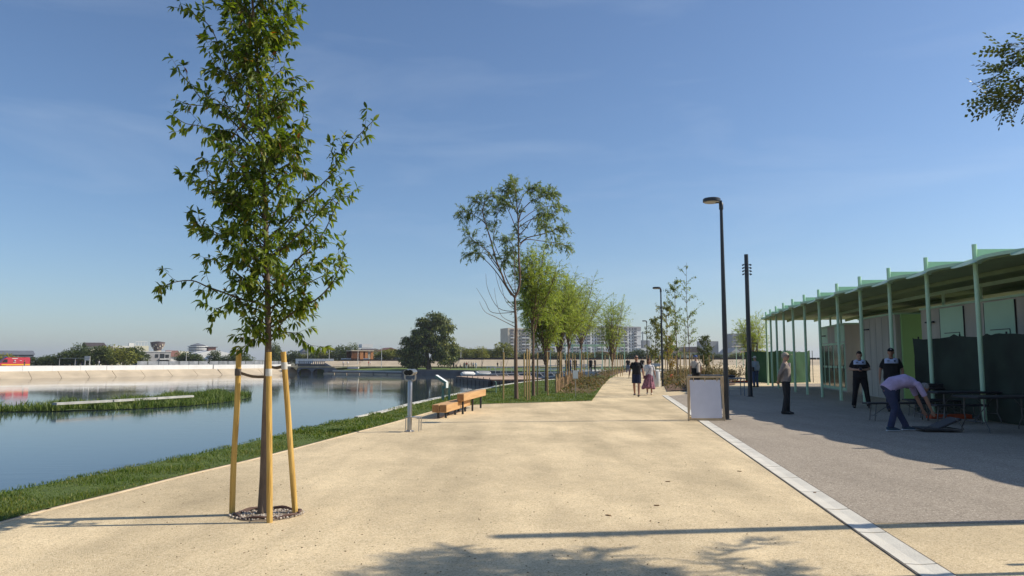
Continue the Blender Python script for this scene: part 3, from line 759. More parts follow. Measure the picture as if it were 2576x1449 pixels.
def auto_willow(label, u, vbase, vtop, wl, wr, seed, m=None, dens=24, fork=.28, nl=13, z=0, lsize=.11, r0=.08, twl=.6, group='willows on the lawn', fill=.4, up=.55, name='willow_tree'):
    r = random.Random(seed); base = G(u, vbase, z); Y0 = base.y; px = Y0 / FPX
    H = (A(u, vtop, Y0) - base).z; trunk = [Vector((0, 0, -.05)), Vector((r.uniform(-.05, .05), 0, H * fork * .5)), Vector((0, 0, H * fork))]
    limbs = []
    for i in range(nl):
        a = 2 * math.pi * (i + r.random() * .7) / nl; wx = (wl if math.cos(a) < 0 else wr) * px
        rad = abs(math.cos(a)) * wx + abs(math.sin(a)) * (wl + wr) / 2 * px; rad *= r.uniform(.25, .8) if i % 3 else r.uniform(0, .3)
        top = H * r.uniform(.72, .95) if i else H * .97
        p0 = trunk[-1] * r.uniform(.8, 1.0); d = Vector((math.cos(a), math.sin(a), 0))
        P = [p0, p0 + d * rad * .35 + Vector((0, 0, (top - p0.z) * .3)), p0 + d * rad * .75 + Vector((0, 0, (top - p0.z) * .68)), p0 + d * rad + Vector((0, 0, top - p0.z))]
        limbs.append((spline([q + rvec(r, .05) for q in P], 4), r0 * .38, r.uniform(.8, 1.2)))
    for i in range(nl * 2):
        a = r.uniform(0, 6.28); wx = (wl if math.cos(a) < 0 else wr) * px * r.uniform(.35, .95)
        z0 = H * r.uniform(fork, fork + .12); z1 = H * r.uniform(.5, .88); d = Vector((math.cos(a), math.sin(a), 0))
        P = [Vector((0, 0, z0)), d * wx * .45 + Vector((0, 0, (z0 + z1) / 2)), d * wx + Vector((0, 0, z1))]
        limbs.append((spline(P, 5), r0 * .2, r.uniform(.5, .9)))
    return willow(name, label, base, limbs, spline(trunk, 4), r0, m or M_WILLOW, dens, lsize, seed + 50, group, fill, twl, up=up)
auto_willow('second willow on the lawn with a full round crown beside the tallest', 1342, 998, 612, 48, 82, 11, M_WILLOW, 32, .50, 12, lsize=.11, r0=.075)
auto_willow('dense light green willow third from the bench along the lawn', 1374, 986, 705, 72, 70, 12, dens=36, fork=.28)
auto_willow('light green willow fourth from the bench, behind the picket fence', 1409, 975, 692, 64, 72, 13, dens=36, fork=.30, twl=.7)
auto_willow('leafy willow fifth from the bench with crown hanging low', 1432, 962, 684, 60, 74, 14, dens=36, fork=.33, twl=.9)
auto_willow('sixth willow of the lawn row nearest the gravel path', 1462, 952, 712, 64, 72, 15, dens=34, fork=.36, twl=.9)
auto_willow('lone vase shaped willow at the far end of the lawn row', 1541, 944, 752, 42, 40, 16, dens=15, fork=.16, nl=15, twl=1.2, r0=.10, lsize=.16)
auto_willow('small feathery willow behind the dark pole at the far fence', 1895, 944, 802, 42, 36, 17, dens=15, fork=.15, nl=12, twl=1.3, r0=.10, lsize=.18, group='trees by the far fence')

# upright saplings beside the path on the right
def sapling(label, u, vbase, vtop, wl, wr, seed, m, dens, lsize, fork=.4, group='saplings right of the path', cat='tree', name='sapling'):
    r = random.Random(seed); base = G(u, vbase); Y0 = base.y; px = Y0 / FPX
    H = (A(u, vtop, Y0) - base).z; t = thing(name, label, cat, base, 0, group)
    bx = r.uniform(-.06, .06) * H * .3
    tr = spline([Vector((0, 0, -.03)), Vector((bx * .3, 0, H * .3)), Vector((bx, 0, H * .65)), Vector((bx * .6, 0, H))], 5)
    MB().tube(tr, [.045 * (1 - .85 * i / (len(tr) - 1)) for i in range(len(tr))], 7).build('trunk', M_BARK, t, True)
    lb = MB(); L = []
    for i in range(int(34 * dens)):
        f = r.uniform(fork, .98); p0 = tr[int(f * (len(tr) - 1))]; a = r.uniform(0, 6.28)
        prof = math.sin(math.pi * min(1, max(0, (f - fork + .12) / (1.12 - fork)))) ** .6
        R_ = (wl if math.cos(a) < 0 else wr) * px * prof * r.uniform(.5, 1); d = Vector((math.cos(a), math.sin(a), 0))
        P = spline([p0, p0 + d * R_ * .5 + Vector((0, 0, R_ * .6)), p0 + d * R_ + Vector((0, 0, R_ * r.uniform(.5, 1.3)))], 4)
        lb.tube(P, [.014 * (1 - .8 * k / (len(P) - 1)) for k in range(len(P))], 4)
        for _ in range(int(26 * dens)):
            k = r.randint(2, len(P) - 1); L.append((P[k] + rvec(r, .05), rvec(r, .7) + Vector((0, 0, -.5)), Vector((0, 0, 1)) + rvec(r, .5), lsize * r.uniform(.7, 1.2)))
    lb.build('limbs', M_BARK, t); mobj('crown', leaf_mesh('crown', L), m, t, 'stuff')
    return t
sapling('tall thin sapling with sparse leaves behind the man in blue cap', 1737, 958, 660, 48, 42, 31, M_GREENY, .8, .17, .34)
sapling('tall leafy sapling between the second street lamp and its taller neighbour', 1706, 962, 702, 34, 36, 32, M_GREENY, 1.1, .17, .30)
sapling('bushy sapling left of the second street lamp', 1650, 950, 800, 34, 34, 33, M_OLIVEF, 1.3, .2, .25)
sapling('round sapling crown rising right behind the second street lamp', 1680, 953, 760, 36, 32, 34, M_OLIVEF, 1.3, .2, .3)
sapling('small sapling with golden yellow autumn leaves', 1688, 951, 846, 18, 18, 35, M_YELLOWF, 1.0, .16, .25)
sapling('dark green sapling right of the blue cap', 1778, 947, 846, 24, 22, 36, M_DARKF, 1.5, .2, .3)
sapling('thin bare sapling in front of the brown gabled house', 1726, 948, 800, 26, 24, 37, M_GREENY, .3, .17, .3)

# ---------------------------------------------------- robinia off the right edge: twigs reach in, its shade lies on the ground
def robinia():
    r = random.Random(9); base = Vector((5.52, 5.60, 0)); t = thing('robinia_tree', 'feathery robinia whose leafy twigs reach in at the upper right edge', 'tree', base)
    tr = spline([Vector((0, 0, -.05)), Vector((.02, 0, 1.3)), Vector((-.05, .02, 2.6)), Vector((-.05, 0, 3.7)), Vector((0, 0, 4.7))], 4)
    MB().tube(tr, [.05 * (1 - .8 * i / (len(tr) - 1)) for i in range(len(tr))], 9).build('trunk', M_BARK, t, True)
    V = []; F = []
    # pinnate leaf of 11 oval leaflets, 1 long
    P = []; T = []
    for k in range(6):
        x = .18 + .16 * k
        for s in ((-1, 1) if k < 5 else (0,)):
            b = len(P); dx, dy = (.10, .16 * s) if s else (.17, 0)
            nx, ny = (-dy, dx); ln = math.hypot(dx, dy); nx, ny = nx / ln * .062, ny / ln * .062
            P += [(x, 0, 0), (x + dx * .5 + nx, dy * .5 + ny, .006), (x + dx, dy, -.02), (x + dx * .5 - nx, dy * .5 - ny, .006)]; T += [(b, b + 1, b + 2), (b, b + 2, b + 3)]
    b = len(P); P += [(0, .004, 0), (0, -.004, 0), (.98, 0, 0)]; T += [(b, b + 1, b + 2)]
    shape = (np.array(P), np.array(T)); lb = MB(); L = []
    for i in range(58):
        f = r.uniform(.56, .98) if i > 17 else r.uniform(.62, .82); a = r.uniform(0, 6.28) if i > 17 else r.uniform(2.0, 3.05)
        if f < .63 and 1.9 < a < 4.4: a += math.pi
        p0 = tr[int(f * (len(tr) - 1))]
        R_ = (r.uniform(.6, 1.25) if i > 17 else r.uniform(.85, 1.4)) * (1.1 - .45 * abs(f - .6)); d = Vector((math.cos(a), math.sin(a), 0))
        Q = spline([p0, p0 + d * R_ * .5 + Vector((0, 0, R_ * .35)), p0 + d * R_ + Vector((0, 0, R_ * r.uniform(.2, .6)))], 5)
        lb.tube(Q, [.013 * (1 - .85 * k / (len(Q) - 1)) for k in range(len(Q))], 5)
        for k in range(2, len(Q)):
            for _ in range(5):
                L.append((Q[k], rvec(r, .55) + d * .7 + Vector((0, 0, -.1)), Vector((0, 0, 1)) + rvec(r, .3), r.uniform(.17, .27)))
    lb.build('limbs', M_TWIG, t, True)
    L.sort(key=lambda l: l[0].x - .3 * abs(l[0].z - 3.5)); 
    me = bpy.data.meshes.new('leaf'); me.from_pydata(P, [], T); me.materials.append(M_ROBIN)
    for p, d, up, s in L[:150]:
        d = Vector(d).normalized(); sd = Vector(up).cross(d).normalized(); nn = d.cross(sd)
        o = bpy.data.objects.new('leaf', me); link(o, t); o.matrix_local = Matrix.Translation(p) @ Matrix((d, sd, nn)).transposed().to_4x4() @ Matrix.Scale(s, 4)
    mobj('foliage', leaf_mesh('foliage', L[150:], shape), M_ROBIN, t, 'stuff')
    for k, (dx, dy) in enumerate(((-.35, -.18), (.3, .25))):
        s = thing('tree_stake', ('near' if k == 0 else 'far') + ' stake of the robinia outside the right edge, seen by its shadow', 'stake', base + Vector((dx, dy, 0)), 0, 'stakes of the robinia')
        MB().tube([(0, 0, -.05), (0, 0, 1.7)], .028, 10).build('pole', M_STAKE, s, True)
robinia()

# ---------------------------------------------------- trees of the background: shared crowns of leaf clumps
def crown_mesh(name, seed, n, lobes, size, flat=0.0):
    """crown of unit height and unit width, uneven, made of many leaf clumps on overlapping lobes"""
    r = random.Random(seed); L = []
    lob = []
    for k in range(lobes):
        a = r.uniform(0, 6.28); q = r.uniform(.05, .33); z = r.uniform(.22, .82)
        q *= 1 - .55 * abs(z - .45) / .5
        lob.append((Vector((math.cos(a) * q, math.sin(a) * q, z)), r.uniform(.12, .23)))
    for c, s in lob:
        for _ in range(int(n / lobes)):
            d = rvec(r).normalized(); rr = s * r.uniform(.72, 1.12)
            p = c + Vector((d.x * rr, d.y * rr, d.z * rr * .85))
            if p.z < .02: continue
            L.append((p, d + rvec(r, .6) + Vector((0, 0, -.2)), d + rvec(r, .4), size * r.uniform(.6, 1.4)))
    return leaf_mesh(name, L)
CM = {}
for kind, m in (('dark', M_DARKF), ('olive', M_OLIVEF)):
    for k in range(4):
        me = crown_mesh('crown', 60 + k, 1500, 15 + 2 * k, .085); me.materials.append(m); CM[(kind, k)] = me
TRK = MB().tube([(0, 0, 0), (0, 0, .35), (.02, 0, .6)], [.03, .022, .01], 6).mesh('trunk', M_BARK)
def bgtree(label, u, vtop, d, width, kind, k, z=-.45, name='tree', group=None):
    top = A(u, vtop, d); H = top.z - z; base = Vector((top.x, d, z))
    t = thing(name, label, 'tree', base, k * 1.3, group)
    for nm, me in (('trunk', TRK), ('crown', CM[(kind, k % 4)])):
        o = bpy.data.objects.new(nm, me); link(o, t); o.scale = (width, width, H)
        if nm == 'crown': o['kind'] = 'stuff'
    return t
SIDE = ['left', 'right']
def belt(items, where, group, kind='dark', d=170, z=-.45):
    n = len(items)
    for i, it in enumerate(items):
        u, vt, wd = it[:3]; kd = it[3] if len(it) > 3 else kind
        bgtree(('%s from left of %s' % (ORD[i], where)), u, vt, d + rnd.uniform(-5, 5), wd, kd, i, z, 'tree', group)
ORD = ['first', 'second', 'third', 'fourth', 'fifth', 'sixth', 'seventh', 'eighth', 'ninth', 'tenth', 'eleventh', 'twelfth', 'thirteenth', 'fourteenth', 'fifteenth', 'sixteenth', 'seventeenth', 'eighteenth', 'nineteenth', 'twentieth', 'twenty-first', 'twenty-second']
belt([(8, 889, 6, 'olive'), (40, 893, 6, 'olive'), (66, 898, 5), (92, 898, 5), (112, 894, 5), (136, 888, 6), (160, 887, 6), (182, 879, 6.5), (200, 864, 7), (222, 868, 7), (246, 870, 7), (268, 872, 7), (288, 869, 8, 'olive'), (312, 866, 8, 'olive'), (334, 872, 7), (352, 882, 6)], 'bushy dark trees behind the white parapet', 'trees behind the white parapet', d=180)
belt([(455, 884, 5), (478, 882, 7), (500, 891, 6), (540, 880, 5), (562, 894, 6), (592, 882, 6), (615, 888, 7)], 'dark trees between the grey house and the young tree', 'trees beyond the parapet', d=205)
belt([(690, 874, 7), (720, 886, 8), (745, 882, 8), (762, 890, 7, 'olive'), (785, 882, 8), (812, 872, 9, 'olive'), (838, 876, 9), (862, 868, 8), (884, 864, 8)], 'trees behind the stone bridge', 'trees behind the bridge', d=250)
belt([(955, 880, 8, 'olive'), (975, 876, 8), (995, 878, 9, 'olive'), (1015, 880, 9, 'olive'), (1040, 882, 8), (1140, 876, 8, 'olive'), (1162, 872, 8, 'olive'), (1184, 876, 8), (1204, 872, 8, 'olive'), (1226, 874, 8, 'olive'), (1248, 880, 8)], 'olive trees in the hedge line behind the embankment', 'hedge trees behind the embankment', 'olive', 232, 0.6)
bgtree('broad rounded yellow green tree at the end of the hedge line', 1272, 862, 236, 10.5, 'olive', 2, .6)
belt([(1320, 884, 8), (1345, 886, 8, 'olive'), (1372, 880, 8), (1400, 884, 8, 'olive'), (1428, 886, 8), (1455, 882, 8), (1482, 886, 8, 'olive'), (1510, 884, 8), (1538, 884, 8, 'olive'), (1566, 882, 8), (1590, 884, 8), (1612, 878, 7), (1640, 884, 8)], 'low trees in front of the apartment block', 'low trees before the apartment block', 'dark', 245, .8)
belt([(1668, 888, 8), (1692, 886, 8), (1760, 888, 8), (1800, 890, 8), (1845, 886, 8, 'olive'), (1868, 884, 8), (1925, 882, 8), (1950, 884, 8), (1975, 882, 8), (2000, 880, 9)], 'low trees at the right behind the embankment', 'low trees right of the path', 'dark', 260, .8)
bgtree('slim dark cypress like tree behind the young tree trunk', 692, 853, 250, 5.0, 'dark', 1)

# the broad old willow on the peninsula
def big_willow():
    base = G(1078, 929, -.95); Y0 = base.y; r = random.Random(77)
    t = thing('old_willow_tree', 'broad old dark willow standing on the peninsula lawn', 'tree', base)
    px = Y0 / FPX; pt = lambda u, v, dy=0.0: A(u, v, Y0 + dy) - base
    tr = [pt(1079, 931), pt(1078, 918), pt(1076, 905), pt(1075, 890), pt(1078, 865), pt(1083, 830)]
    MB().tube(spline(tr, 3), [.75 - .035 * i for i in range(16)], 9).build('trunk', M_BARK, t, True)
    L = []; lb = MB()
    lobes = [(1090, 806, 24), (1110, 815, 22), (1072, 815, 20), (1125, 822, 18), (1060, 838, 22), (1045, 850, 24), (1085, 845, 26), (1115, 850, 24), (1032, 868, 22), (1060, 872, 28), (1095, 875, 28), (1128, 872, 20), (1025, 890, 20), (1045, 895, 24), (1120, 893, 22), (1030, 908, 16), (1100, 895, 22), (1050, 910, 16), (1136, 880, 12)]
    tops = [(tr[-2], 850), (tr[-1], 0)]
    for (u, v, s) in lobes:
        for q in range(9):                                  # small hanging clumps with gaps between them
            a = r.uniform(0, 6.28); f = math.sqrt(r.random()); dep = r.uniform(-1, 1) * s * px * 1.3
            c = pt(u + math.cos(a) * s * f, v + math.sin(a) * s * f * .8, dep); rr = r.uniform(.75, 1.5)
            if q < 3: lb.tube([tr[-2] if v > 850 else tr[-1], c], [.10, .03], 5)
            for _ in range(62):
                d = rvec(r).normalized(); p = c + Vector((d.x * rr * 1.25, d.y * rr * 1.25, d.z * rr * .6)) * r.uniform(.4, 1.1)
                for j in range(2): L.append((p + Vector((0, 0, -.4 * j)), Vector((d.x * .55, d.y * .55, -.55)) + rvec(r, .35), d + Vector((0, 0, .6)) + rvec(r, .3), r.uniform(.45, .95)))
    lb.build('limbs', M_BARK, t)
    shp = SLIM_V.copy(); shp[:, 1] *= 2.0
    mobj('crown', leaf_mesh('crown', L, (shp, SLIM_T)), M_DARKW, t, 'stuff')
M_DARKW = leafmat('old willow leaves', [(0, (.03, .045, .01)), (.55, (.09, .12, .02)), (1, (.25, .25, .045))], .2, .6)
big_willow()
bgtree('small slim tree right beside the broad old willow', 1134, 872, 192, 5, 'dark', 3, -.9)

# planting beds with shrubs, saplings' stakes
def bed(name, poly, z):
    sheet(name, poly, z, M_MULCH)
def shrub_patch(label, pos, seed, hmin, hmax, m):
    L = []; r = random.Random(seed)
    for (x, y, z) in pos:
        h = r.uniform(hmin, hmax)
        for _ in range(9):
            p = Vector((x, y, z)) + Vector((r.gauss(0, h * .3), r.gauss(0, h * .3), r.uniform(.1, 1) * h))
            L.append((p, rvec(r, .7) + Vector((0, 0, .4)), Vector((0, 0, 1)) + rvec(r, .5), r.uniform(.10, .22)))
    o = mobj('ground_cover', leaf_mesh('ground_cover', L), m); tag(o, label, 'shrubs', kind='stuff')
bpoly = [P2(G(1405, 991)), P2(G(1488, 991)), P2(G(1513, 973)), P2(G(1530, 955)), P2(G(1500, 950)), P2(G(1448, 962))]
bed('mulch_bed', bpoly, .03)
bpoly2 = [P2(G(1528, 950)), P2(G(1552, 941)), P2(G(1590, 932)), P2(G(1570, 929)), P2(G(1500, 939))]
bed('mulch_bed', bpoly2, .03)
rr_ = random.Random(8)
def fillpos(poly, n):
    xs = [p[0] for p in poly]; ys = [p[1] for p in poly]; o = []; c = 0
    while len(o) < n and c < n * 60:
        c += 1; x = rr_.uniform(min(xs), max(xs)); y = rr_.uniform(min(ys), max(ys))
        if inside(poly, x, y): o.append((x, y, .03))
    return o
shrub_patch('low reddish green shrubs planted in the mulch beside the path', fillpos(bpoly, 150), 1, .15, .5, M_SHRUB)
shrub_patch('low shrubs planted in the mulch round the lone willow', fillpos(bpoly2, 150), 2, .15, .5, M_SHRUB)
rpoly = [P2(G(1678, 985)), P2(G(1735, 983)), P2(G(1850, 968)), P2(G(1850, 940)), P2(G(1700, 935)), P2(G(1660, 945))]
sheet('planting_bed', rpoly, .03, M_MULCH)
shrub_patch('mixed low shrubs and tall grasses in the bed right of the path', fillpos(rpoly, 800), 3, .15, .75, M_SHRUB)
rl = [P2(G(1775, 955)), P2(G(1860, 955)), P2(G(1860, 936)), P2(G(1775, 936))]
def bushes(lst):
    for i, (u, v, h, lab) in enumerate(lst):
        b = G(u, v); t = thing('shrub', lab, 'shrub', b); r = random.Random(300 + i); L = []; st = MB()
        for _ in range(14):
            a = r.uniform(0, 6.28); e = Vector((math.cos(a) * h * .35, math.sin(a) * h * .35, h * r.uniform(.5, 1))); st.tube([(0, 0, 0), e * .5 + Vector((0, 0, .1)), e], [.012, .008, .004], 4)
            for _ in range(34):
                L.append((e * r.uniform(.3, 1.05) + rvec(r, h * .1), rvec(r), Vector((0, 0, 1)) + rvec(r, .5), r.uniform(.09, .17)))
        st.build('stems', M_TWIG, t); mobj('leaves', leaf_mesh('leaves', L), M_SHRUB, t, 'stuff')
bushes([(1852, 962, 1.25, 'red leaved bush beside the far green fabric screen'), (1780, 958, 1.2, 'reddish shrub left of the bright lawn patch'), (1800, 950, 1.7, 'tall rusty shrub behind the tables'), (1765, 958, .9, 'rust coloured bush to the right of the blue cap man'), (1704, 955, 1.1, 'brownish bush between the thin saplings')])

# ============================================================ the long canopy and the rooms under it
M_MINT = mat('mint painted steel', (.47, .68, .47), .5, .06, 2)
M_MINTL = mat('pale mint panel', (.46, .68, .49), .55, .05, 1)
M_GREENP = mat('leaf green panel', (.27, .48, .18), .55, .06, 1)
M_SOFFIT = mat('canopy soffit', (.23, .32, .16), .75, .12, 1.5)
M_BLACK = mat('black metal', (.012, .013, .016), .45, .2, 4)
M_DKGLASS = mat('dark green glass', (.02, .045, .04), .12, .2, 1, spec=.6)
M_LIP = bpy.data.materials.new('translucent lip'); M_LIP.use_nodes = True
_n = M_LIP.node_tree; _b = _n.nodes['Principled BSDF']; _b.inputs['Base Color'].default_value = (.62, .78, .62, 1); _b.inputs['Roughness'].default_value = .4
_tr = _n.nodes.new('ShaderNodeBsdfTranslucent'); _tr.inputs['Color'].default_value = (.75, .88, .72, 1); _ms = _n.nodes.new('ShaderNodeMixShader'); _ms.inputs['Fac'].default_value = .4
_n.links.new(_b.outputs['BSDF'], _ms.inputs[1]); _n.links.new(_tr.outputs['BSDF'], _ms.inputs[2]); _n.links.new(_ms.outputs['Shader'], _n.nodes['Material Output'].inputs['Surface'])

def cx(y): return .135 * y + 8.42 + (y - 30) ** 2 / 250.0
def ctan(y): return Vector((.135 + (y - 30) / 125.0, 1, 0)).normalized()
def cin(y): t = ctan(y); return Vector((t.y, -t.x, 0))              # inwards, away from the lake
ys = [18.1 + 2.37 * k for k in range(-5, 12)]
ZR = 3.86
can = thing('canopy', 'long curved mint green canopy on a row of thin round posts', 'canopy', (0, 0, 0))
for k, y in enumerate(ys):
    p = Vector((cx(y), y, 0)); q = cin(y)
    MB().tube([p, p + Vector((0, 0, 4.34))], .055, 14).build('post', M_MINT, can, True)
    mb = MB(); a, b = p + q * .07, p + q * 8.0
    mb.bar(a + Vector((0, 0, ZR + .20)), b + Vector((0, 0, ZR + .20)), .03, .32); f = mb.build('fin_beam', M_MINT, can)
    for s in (.35, .5):
        m2 = MB(); m2.box(p + q * s + Vector((0, 0, ZR + .2)) - ctan(y) * .02, (.04, .03, .04)); m2.build('bolt', M_MINT, f)
    # translucent lens round the post where two roof lobes meet
    t = ctan(y); mb = MB(); N = 20
    top = [p + t * (math.cos(2 * math.pi * i / N) * .60) + q * (math.sin(2 * math.pi * i / N) * .24 - .20) + Vector((0, 0, ZR + .03 + .12 * math.sin(2 * math.pi * i / N))) for i in range(N)]
    i0 = mb.pts(top); i1 = mb.pts([v - Vector((0, 0, .012)) for v in top]); mb.face([i0 + i for i in range(N)]); mb.face([i1 + i for i in reversed(range(N))])
    for i in range(N): mb.face((i0 + i, i0 + (i + 1) % N, i1 + (i + 1) % N, i1 + i))
    mb.build('eave_lens', M_LIP, can)
    if any(a_ < y < b_ for a_, b_ in ((10.3, 25.5), (28.4, 32.2), (35.2, 40.3))):
        pi = p + q * 2.7
        MB().tube([pi + Vector((0, 0, 3.15)), pi + Vector((0, 0, ZR - .03))], .05, 10).build('inner_post', M_MINT, can, True)
    if k < len(ys) - 1:                                                # one lobed roof panel for each bay
        y2 = ys[k + 1]; mb = MB(); outer = []
        for i in range(13):
            f_ = i / 12; yy = y + (y2 - y) * f_; bul = .40 * math.sin(math.pi * f_) ** .85
            outer.append(Vector((cx(yy), yy, 0)) - cin(yy) * bul)
        inn_ = [Vector((cx(y2), y2, 0)) + cin(y2) * 8, Vector((cx(y), y, 0)) + cin(y) * 8]
        poly = [P2(v) for v in outer + inn_]
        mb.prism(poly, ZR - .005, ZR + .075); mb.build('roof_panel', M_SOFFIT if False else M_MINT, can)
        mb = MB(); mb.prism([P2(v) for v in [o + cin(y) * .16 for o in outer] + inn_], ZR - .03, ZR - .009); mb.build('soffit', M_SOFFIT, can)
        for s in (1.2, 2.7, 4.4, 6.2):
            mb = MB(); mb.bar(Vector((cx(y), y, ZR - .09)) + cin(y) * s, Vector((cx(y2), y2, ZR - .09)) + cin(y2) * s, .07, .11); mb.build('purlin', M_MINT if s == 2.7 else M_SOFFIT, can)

def face_at(y, off): return Vector((cx(y), y, 0)) + cin(y) * off
def room(name, label, y0, y1, off, depth, h, m, panels=()):
    """a block that follows the curve; panels: (y from, y to, z0, z1, material, name) standing proud of its lake side"""
    t = thing(name, label, 'building', (0, 0, 0)); n = 4
    f = [face_at(y0 + (y1 - y0) * i / n, off) for i in range(n + 1)]; b = [face_at(y0 + (y1 - y0) * i / n, off + depth) for i in reversed(range(n + 1))]
    mb = MB(); mb.prism([P2(v) for v in f + b], 0, h); mb.build('wall', m, t)
    mb = MB(); mb.prism([P2(v - cin(20) * .05) for v in f] + [P2(v) for v in b], h + .003, h + .07); mb.build('coping', M_MINTL, t)
    for (ya, yb, z0, z1, pm, nm) in panels:
        a, b2 = face_at(ya, off - .012), face_at(yb, off - .012)
        mb = MB(); mb.bar(a + Vector((0, 0, (z0 + z1) / 2)), b2 + Vector((0, 0, (z0 + z1) / 2)), .024, z1 - z0); mb.build(nm, pm, t)
    return t
# far pavilion with glazed doors
pv = room('pavilion', 'mint green pavilion with glazed doors at the far end of the canopy', 35.0, 40.5, 2.35, 4.0, 3.15, M_CONCG,
     [(35.06, 40.46, 2.35, 3.13, M_MINTL, 'fascia_panel')] + [(35.1 + i * 1.07, 36.12 + i * 1.07, .06, 2.32, M_MINT, 'door') for i in range(5)])
for i in range(5):
    for ya, z0, z1 in ((35.22 + i * 1.07, .2, 1.1), (35.22 + i * 1.07, 1.2, 2.22)):
        a, b = face_at(ya, 2.32), face_at(ya + .78, 2.32); mb = MB(); mb.bar(a + Vector((0, 0, (z0 + z1) / 2)), b + Vector((0, 0, (z0 + z1) / 2)), .02, z1 - z0); mb.build('pane', M_DKGLASS, pv)
    a = face_at(35.2 + i * 1.07, 2.27); mb = MB(); mb.box(a + Vector((0, 0, 1.1)), (.03, .03, .3)); mb.build('handle', M_BLACK, pv)
mb = MB(); mb.box(face_at(38.9, 2.2) + Vector((0, 0, 2.72)), (.08, .5, .05)); mb.build('wall_lamp', M_BLACK, pv)
rc = room('concrete_room', 'bare grey concrete room in the middle under the canopy', 28.2, 32.4, 2.25, 3.5, 3.2, M_CONCG)
for y in (28.9, 29.6, 30.3, 31.0, 31.7):
    a = face_at(y, 2.247); mb = MB(); mb.box(a + Vector((0, 0, 1.6)), (.012, .012, 3.1)); mb.build('board_joint', mat('formwork line', (.27, .255, .24), .9, .1), rc)
mb = MB(); mb.box(face_at(31.3, 2.2) + Vector((0, 0, 2.75)), (.08, .45, .05)); mb.build('wall_lamp', M_BLACK, rc)
gl = thing('green_partition', 'leaf green partition wall with a flush door beside the concrete room', 'wall')
a, b = face_at(28.05, 2.4), face_at(28.05, 6.0); mb = MB(); mb.bar(a + Vector((0, 0, 1.6)), b + Vector((0, 0, 1.6)), .12, 3.2); mb.build('panel', M_GREENP, gl)
q = cin(28.05); tt = ctan(28.05); o = a - tt * .066
mb = MB(); mb.bar(o + q * .75 + Vector((0, 0, 1.05)), o + q * 1.65 + Vector((0, 0, 1.05)), .012, 2.1); mb.build('door', M_GREENP, gl)
mb = MB()
for s in (.74, 1.66): mb.bar(o + q * s + Vector((0, 0, 0)), o + q * s + Vector((0, 0, 2.12)), .016, .02)
mb.bar(o + q * .74 + Vector((0, 0, 2.12)), o + q * 1.66 + Vector((0, 0, 2.12)), .016, .02); mb.build('door_gap', M_BLACK, gl)
pan = []; y = 25.75; k = 0
for wd in (1.35, 1.5, 1.15, 1.5, 1.25, 1.6, 1.5, 1.6, 1.5, 1.5):
    if k % 2: pan.append((y - wd + .02, y - .02, .05, 3.16, M_MINTL, 'panel'))
    y -= wd; k += 1
nb = room('striped_building', 'near building striped in grey concrete and mint panels behind the fabric screen', 10.0, 25.8, 2.2, 4.0, 3.2, M_CONCG, pan)
y = 25.75
for i, wd in enumerate((1.35, 1.5, 1.15, 1.5, 1.25, 1.6)):
    y -= wd
    mb = MB(); mb.box(face_at(y, 2.19) + Vector((0, 0, 1.6)), (.03, .03, 3.1)); mb.build('shadow_gap', M_BLACK, nb)
    if i % 2 == 1:
        mb = MB(); a, b = face_at(y + .25, 2.165), face_at(y + wd - .3, 2.165); mb.bar(a + Vector((0, 0, 2.35)), b + Vector((0, 0, 2.35)), .01, .02); mb.bar(a + Vector((0, 0, 0)), a + Vector((0, 0, 2.35)), .01, .02); mb.build('hatch_gap', M_BLACK, nb)
mb = MB(); mb.box(face_at(25.0, 2.12) + Vector((0, 0, 2.75)), (.08, .45, .05)); mb.build('wall_lamp', M_BLACK, nb)
mb = MB(); mb.bar(face_at(17.2, 2.15) + Vector((0, 0, 2.2)), face_at(18.3, 2.15) + Vector((0, 0, 2.2)), .04, 1.1); mb.build('window', M_DKGLASS, nb)

# ---- green fabric screens on thin posts
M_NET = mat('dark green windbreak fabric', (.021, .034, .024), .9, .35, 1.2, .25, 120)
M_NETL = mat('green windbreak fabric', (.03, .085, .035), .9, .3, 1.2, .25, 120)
M_ORANGE = mat('orange plastic foot', (.45, .07, .02), .7, .2)
def screen(name, label, pts, h, m, seed, posts=5, lean=0.0):
    r = random.Random(seed); t = thing(name, label, 'screen', pts[0])
    L = spline([Vector(p) - Vector(pts[0]) for p in pts], 14); n = len(L); nz_ = 9; mb = MB(); rows = []
    for i in range(n):
        f = i / (n - 1); sag = .05 * abs(math.sin(f * math.pi * (posts - 1))) + .02 * r.random()
        row = []
        for k in range(nz_):
            z = k / (nz_ - 1); a = L[i]; tdir = (L[min(i + 1, n - 1)] - L[max(i - 1, 0)]).normalized(); nn = Vector((tdir.y, -tdir.x, 0))
            wv = noise.noise(Vector((f * 9 + seed, z * 2.2, seed))) * .10 + noise.noise(Vector((f * 26, z * 7, seed))) * .03
            row.append(a + nn * wv * (1 if 0 < z < 1 else .5) + tdir * lean * (1 - z) * (1 if i == 0 else 0) + Vector((0, 0, .02 + z * (h - sag) + (.06 if r.random() < .2 and k == nz_ - 1 else 0))))
        rows.append(mb.pts(row))
    for i in range(n - 1):
        for k in range(nz_ - 1): mb.face((rows[i] + k, rows[i + 1] + k, rows[i + 1] + k + 1, rows[i] + k + 1))
    mb.build('fabric', m, t, True)
    for k in range(posts):
        f = k / (posts - 1); p = L[int(f * (n - 1))] + Vector((.16, .0, 0))
        MB().tube([p, p + Vector((0, 0, h + .05))], .022, 8).build('post', M_BLACK, t, True)
    return t
screen('fabric_screen', 'tall dark green fabric screen stretched beside the folding tables', [G(2306, 1036), G(2430, 1054) + Vector((.15, 0, 0)), Vector((11.55, 16.6, 0)), Vector((11.3, 14.0, 0)), Vector((11.1, 11.5, 0))], 2.12, M_NET, 3, 6)
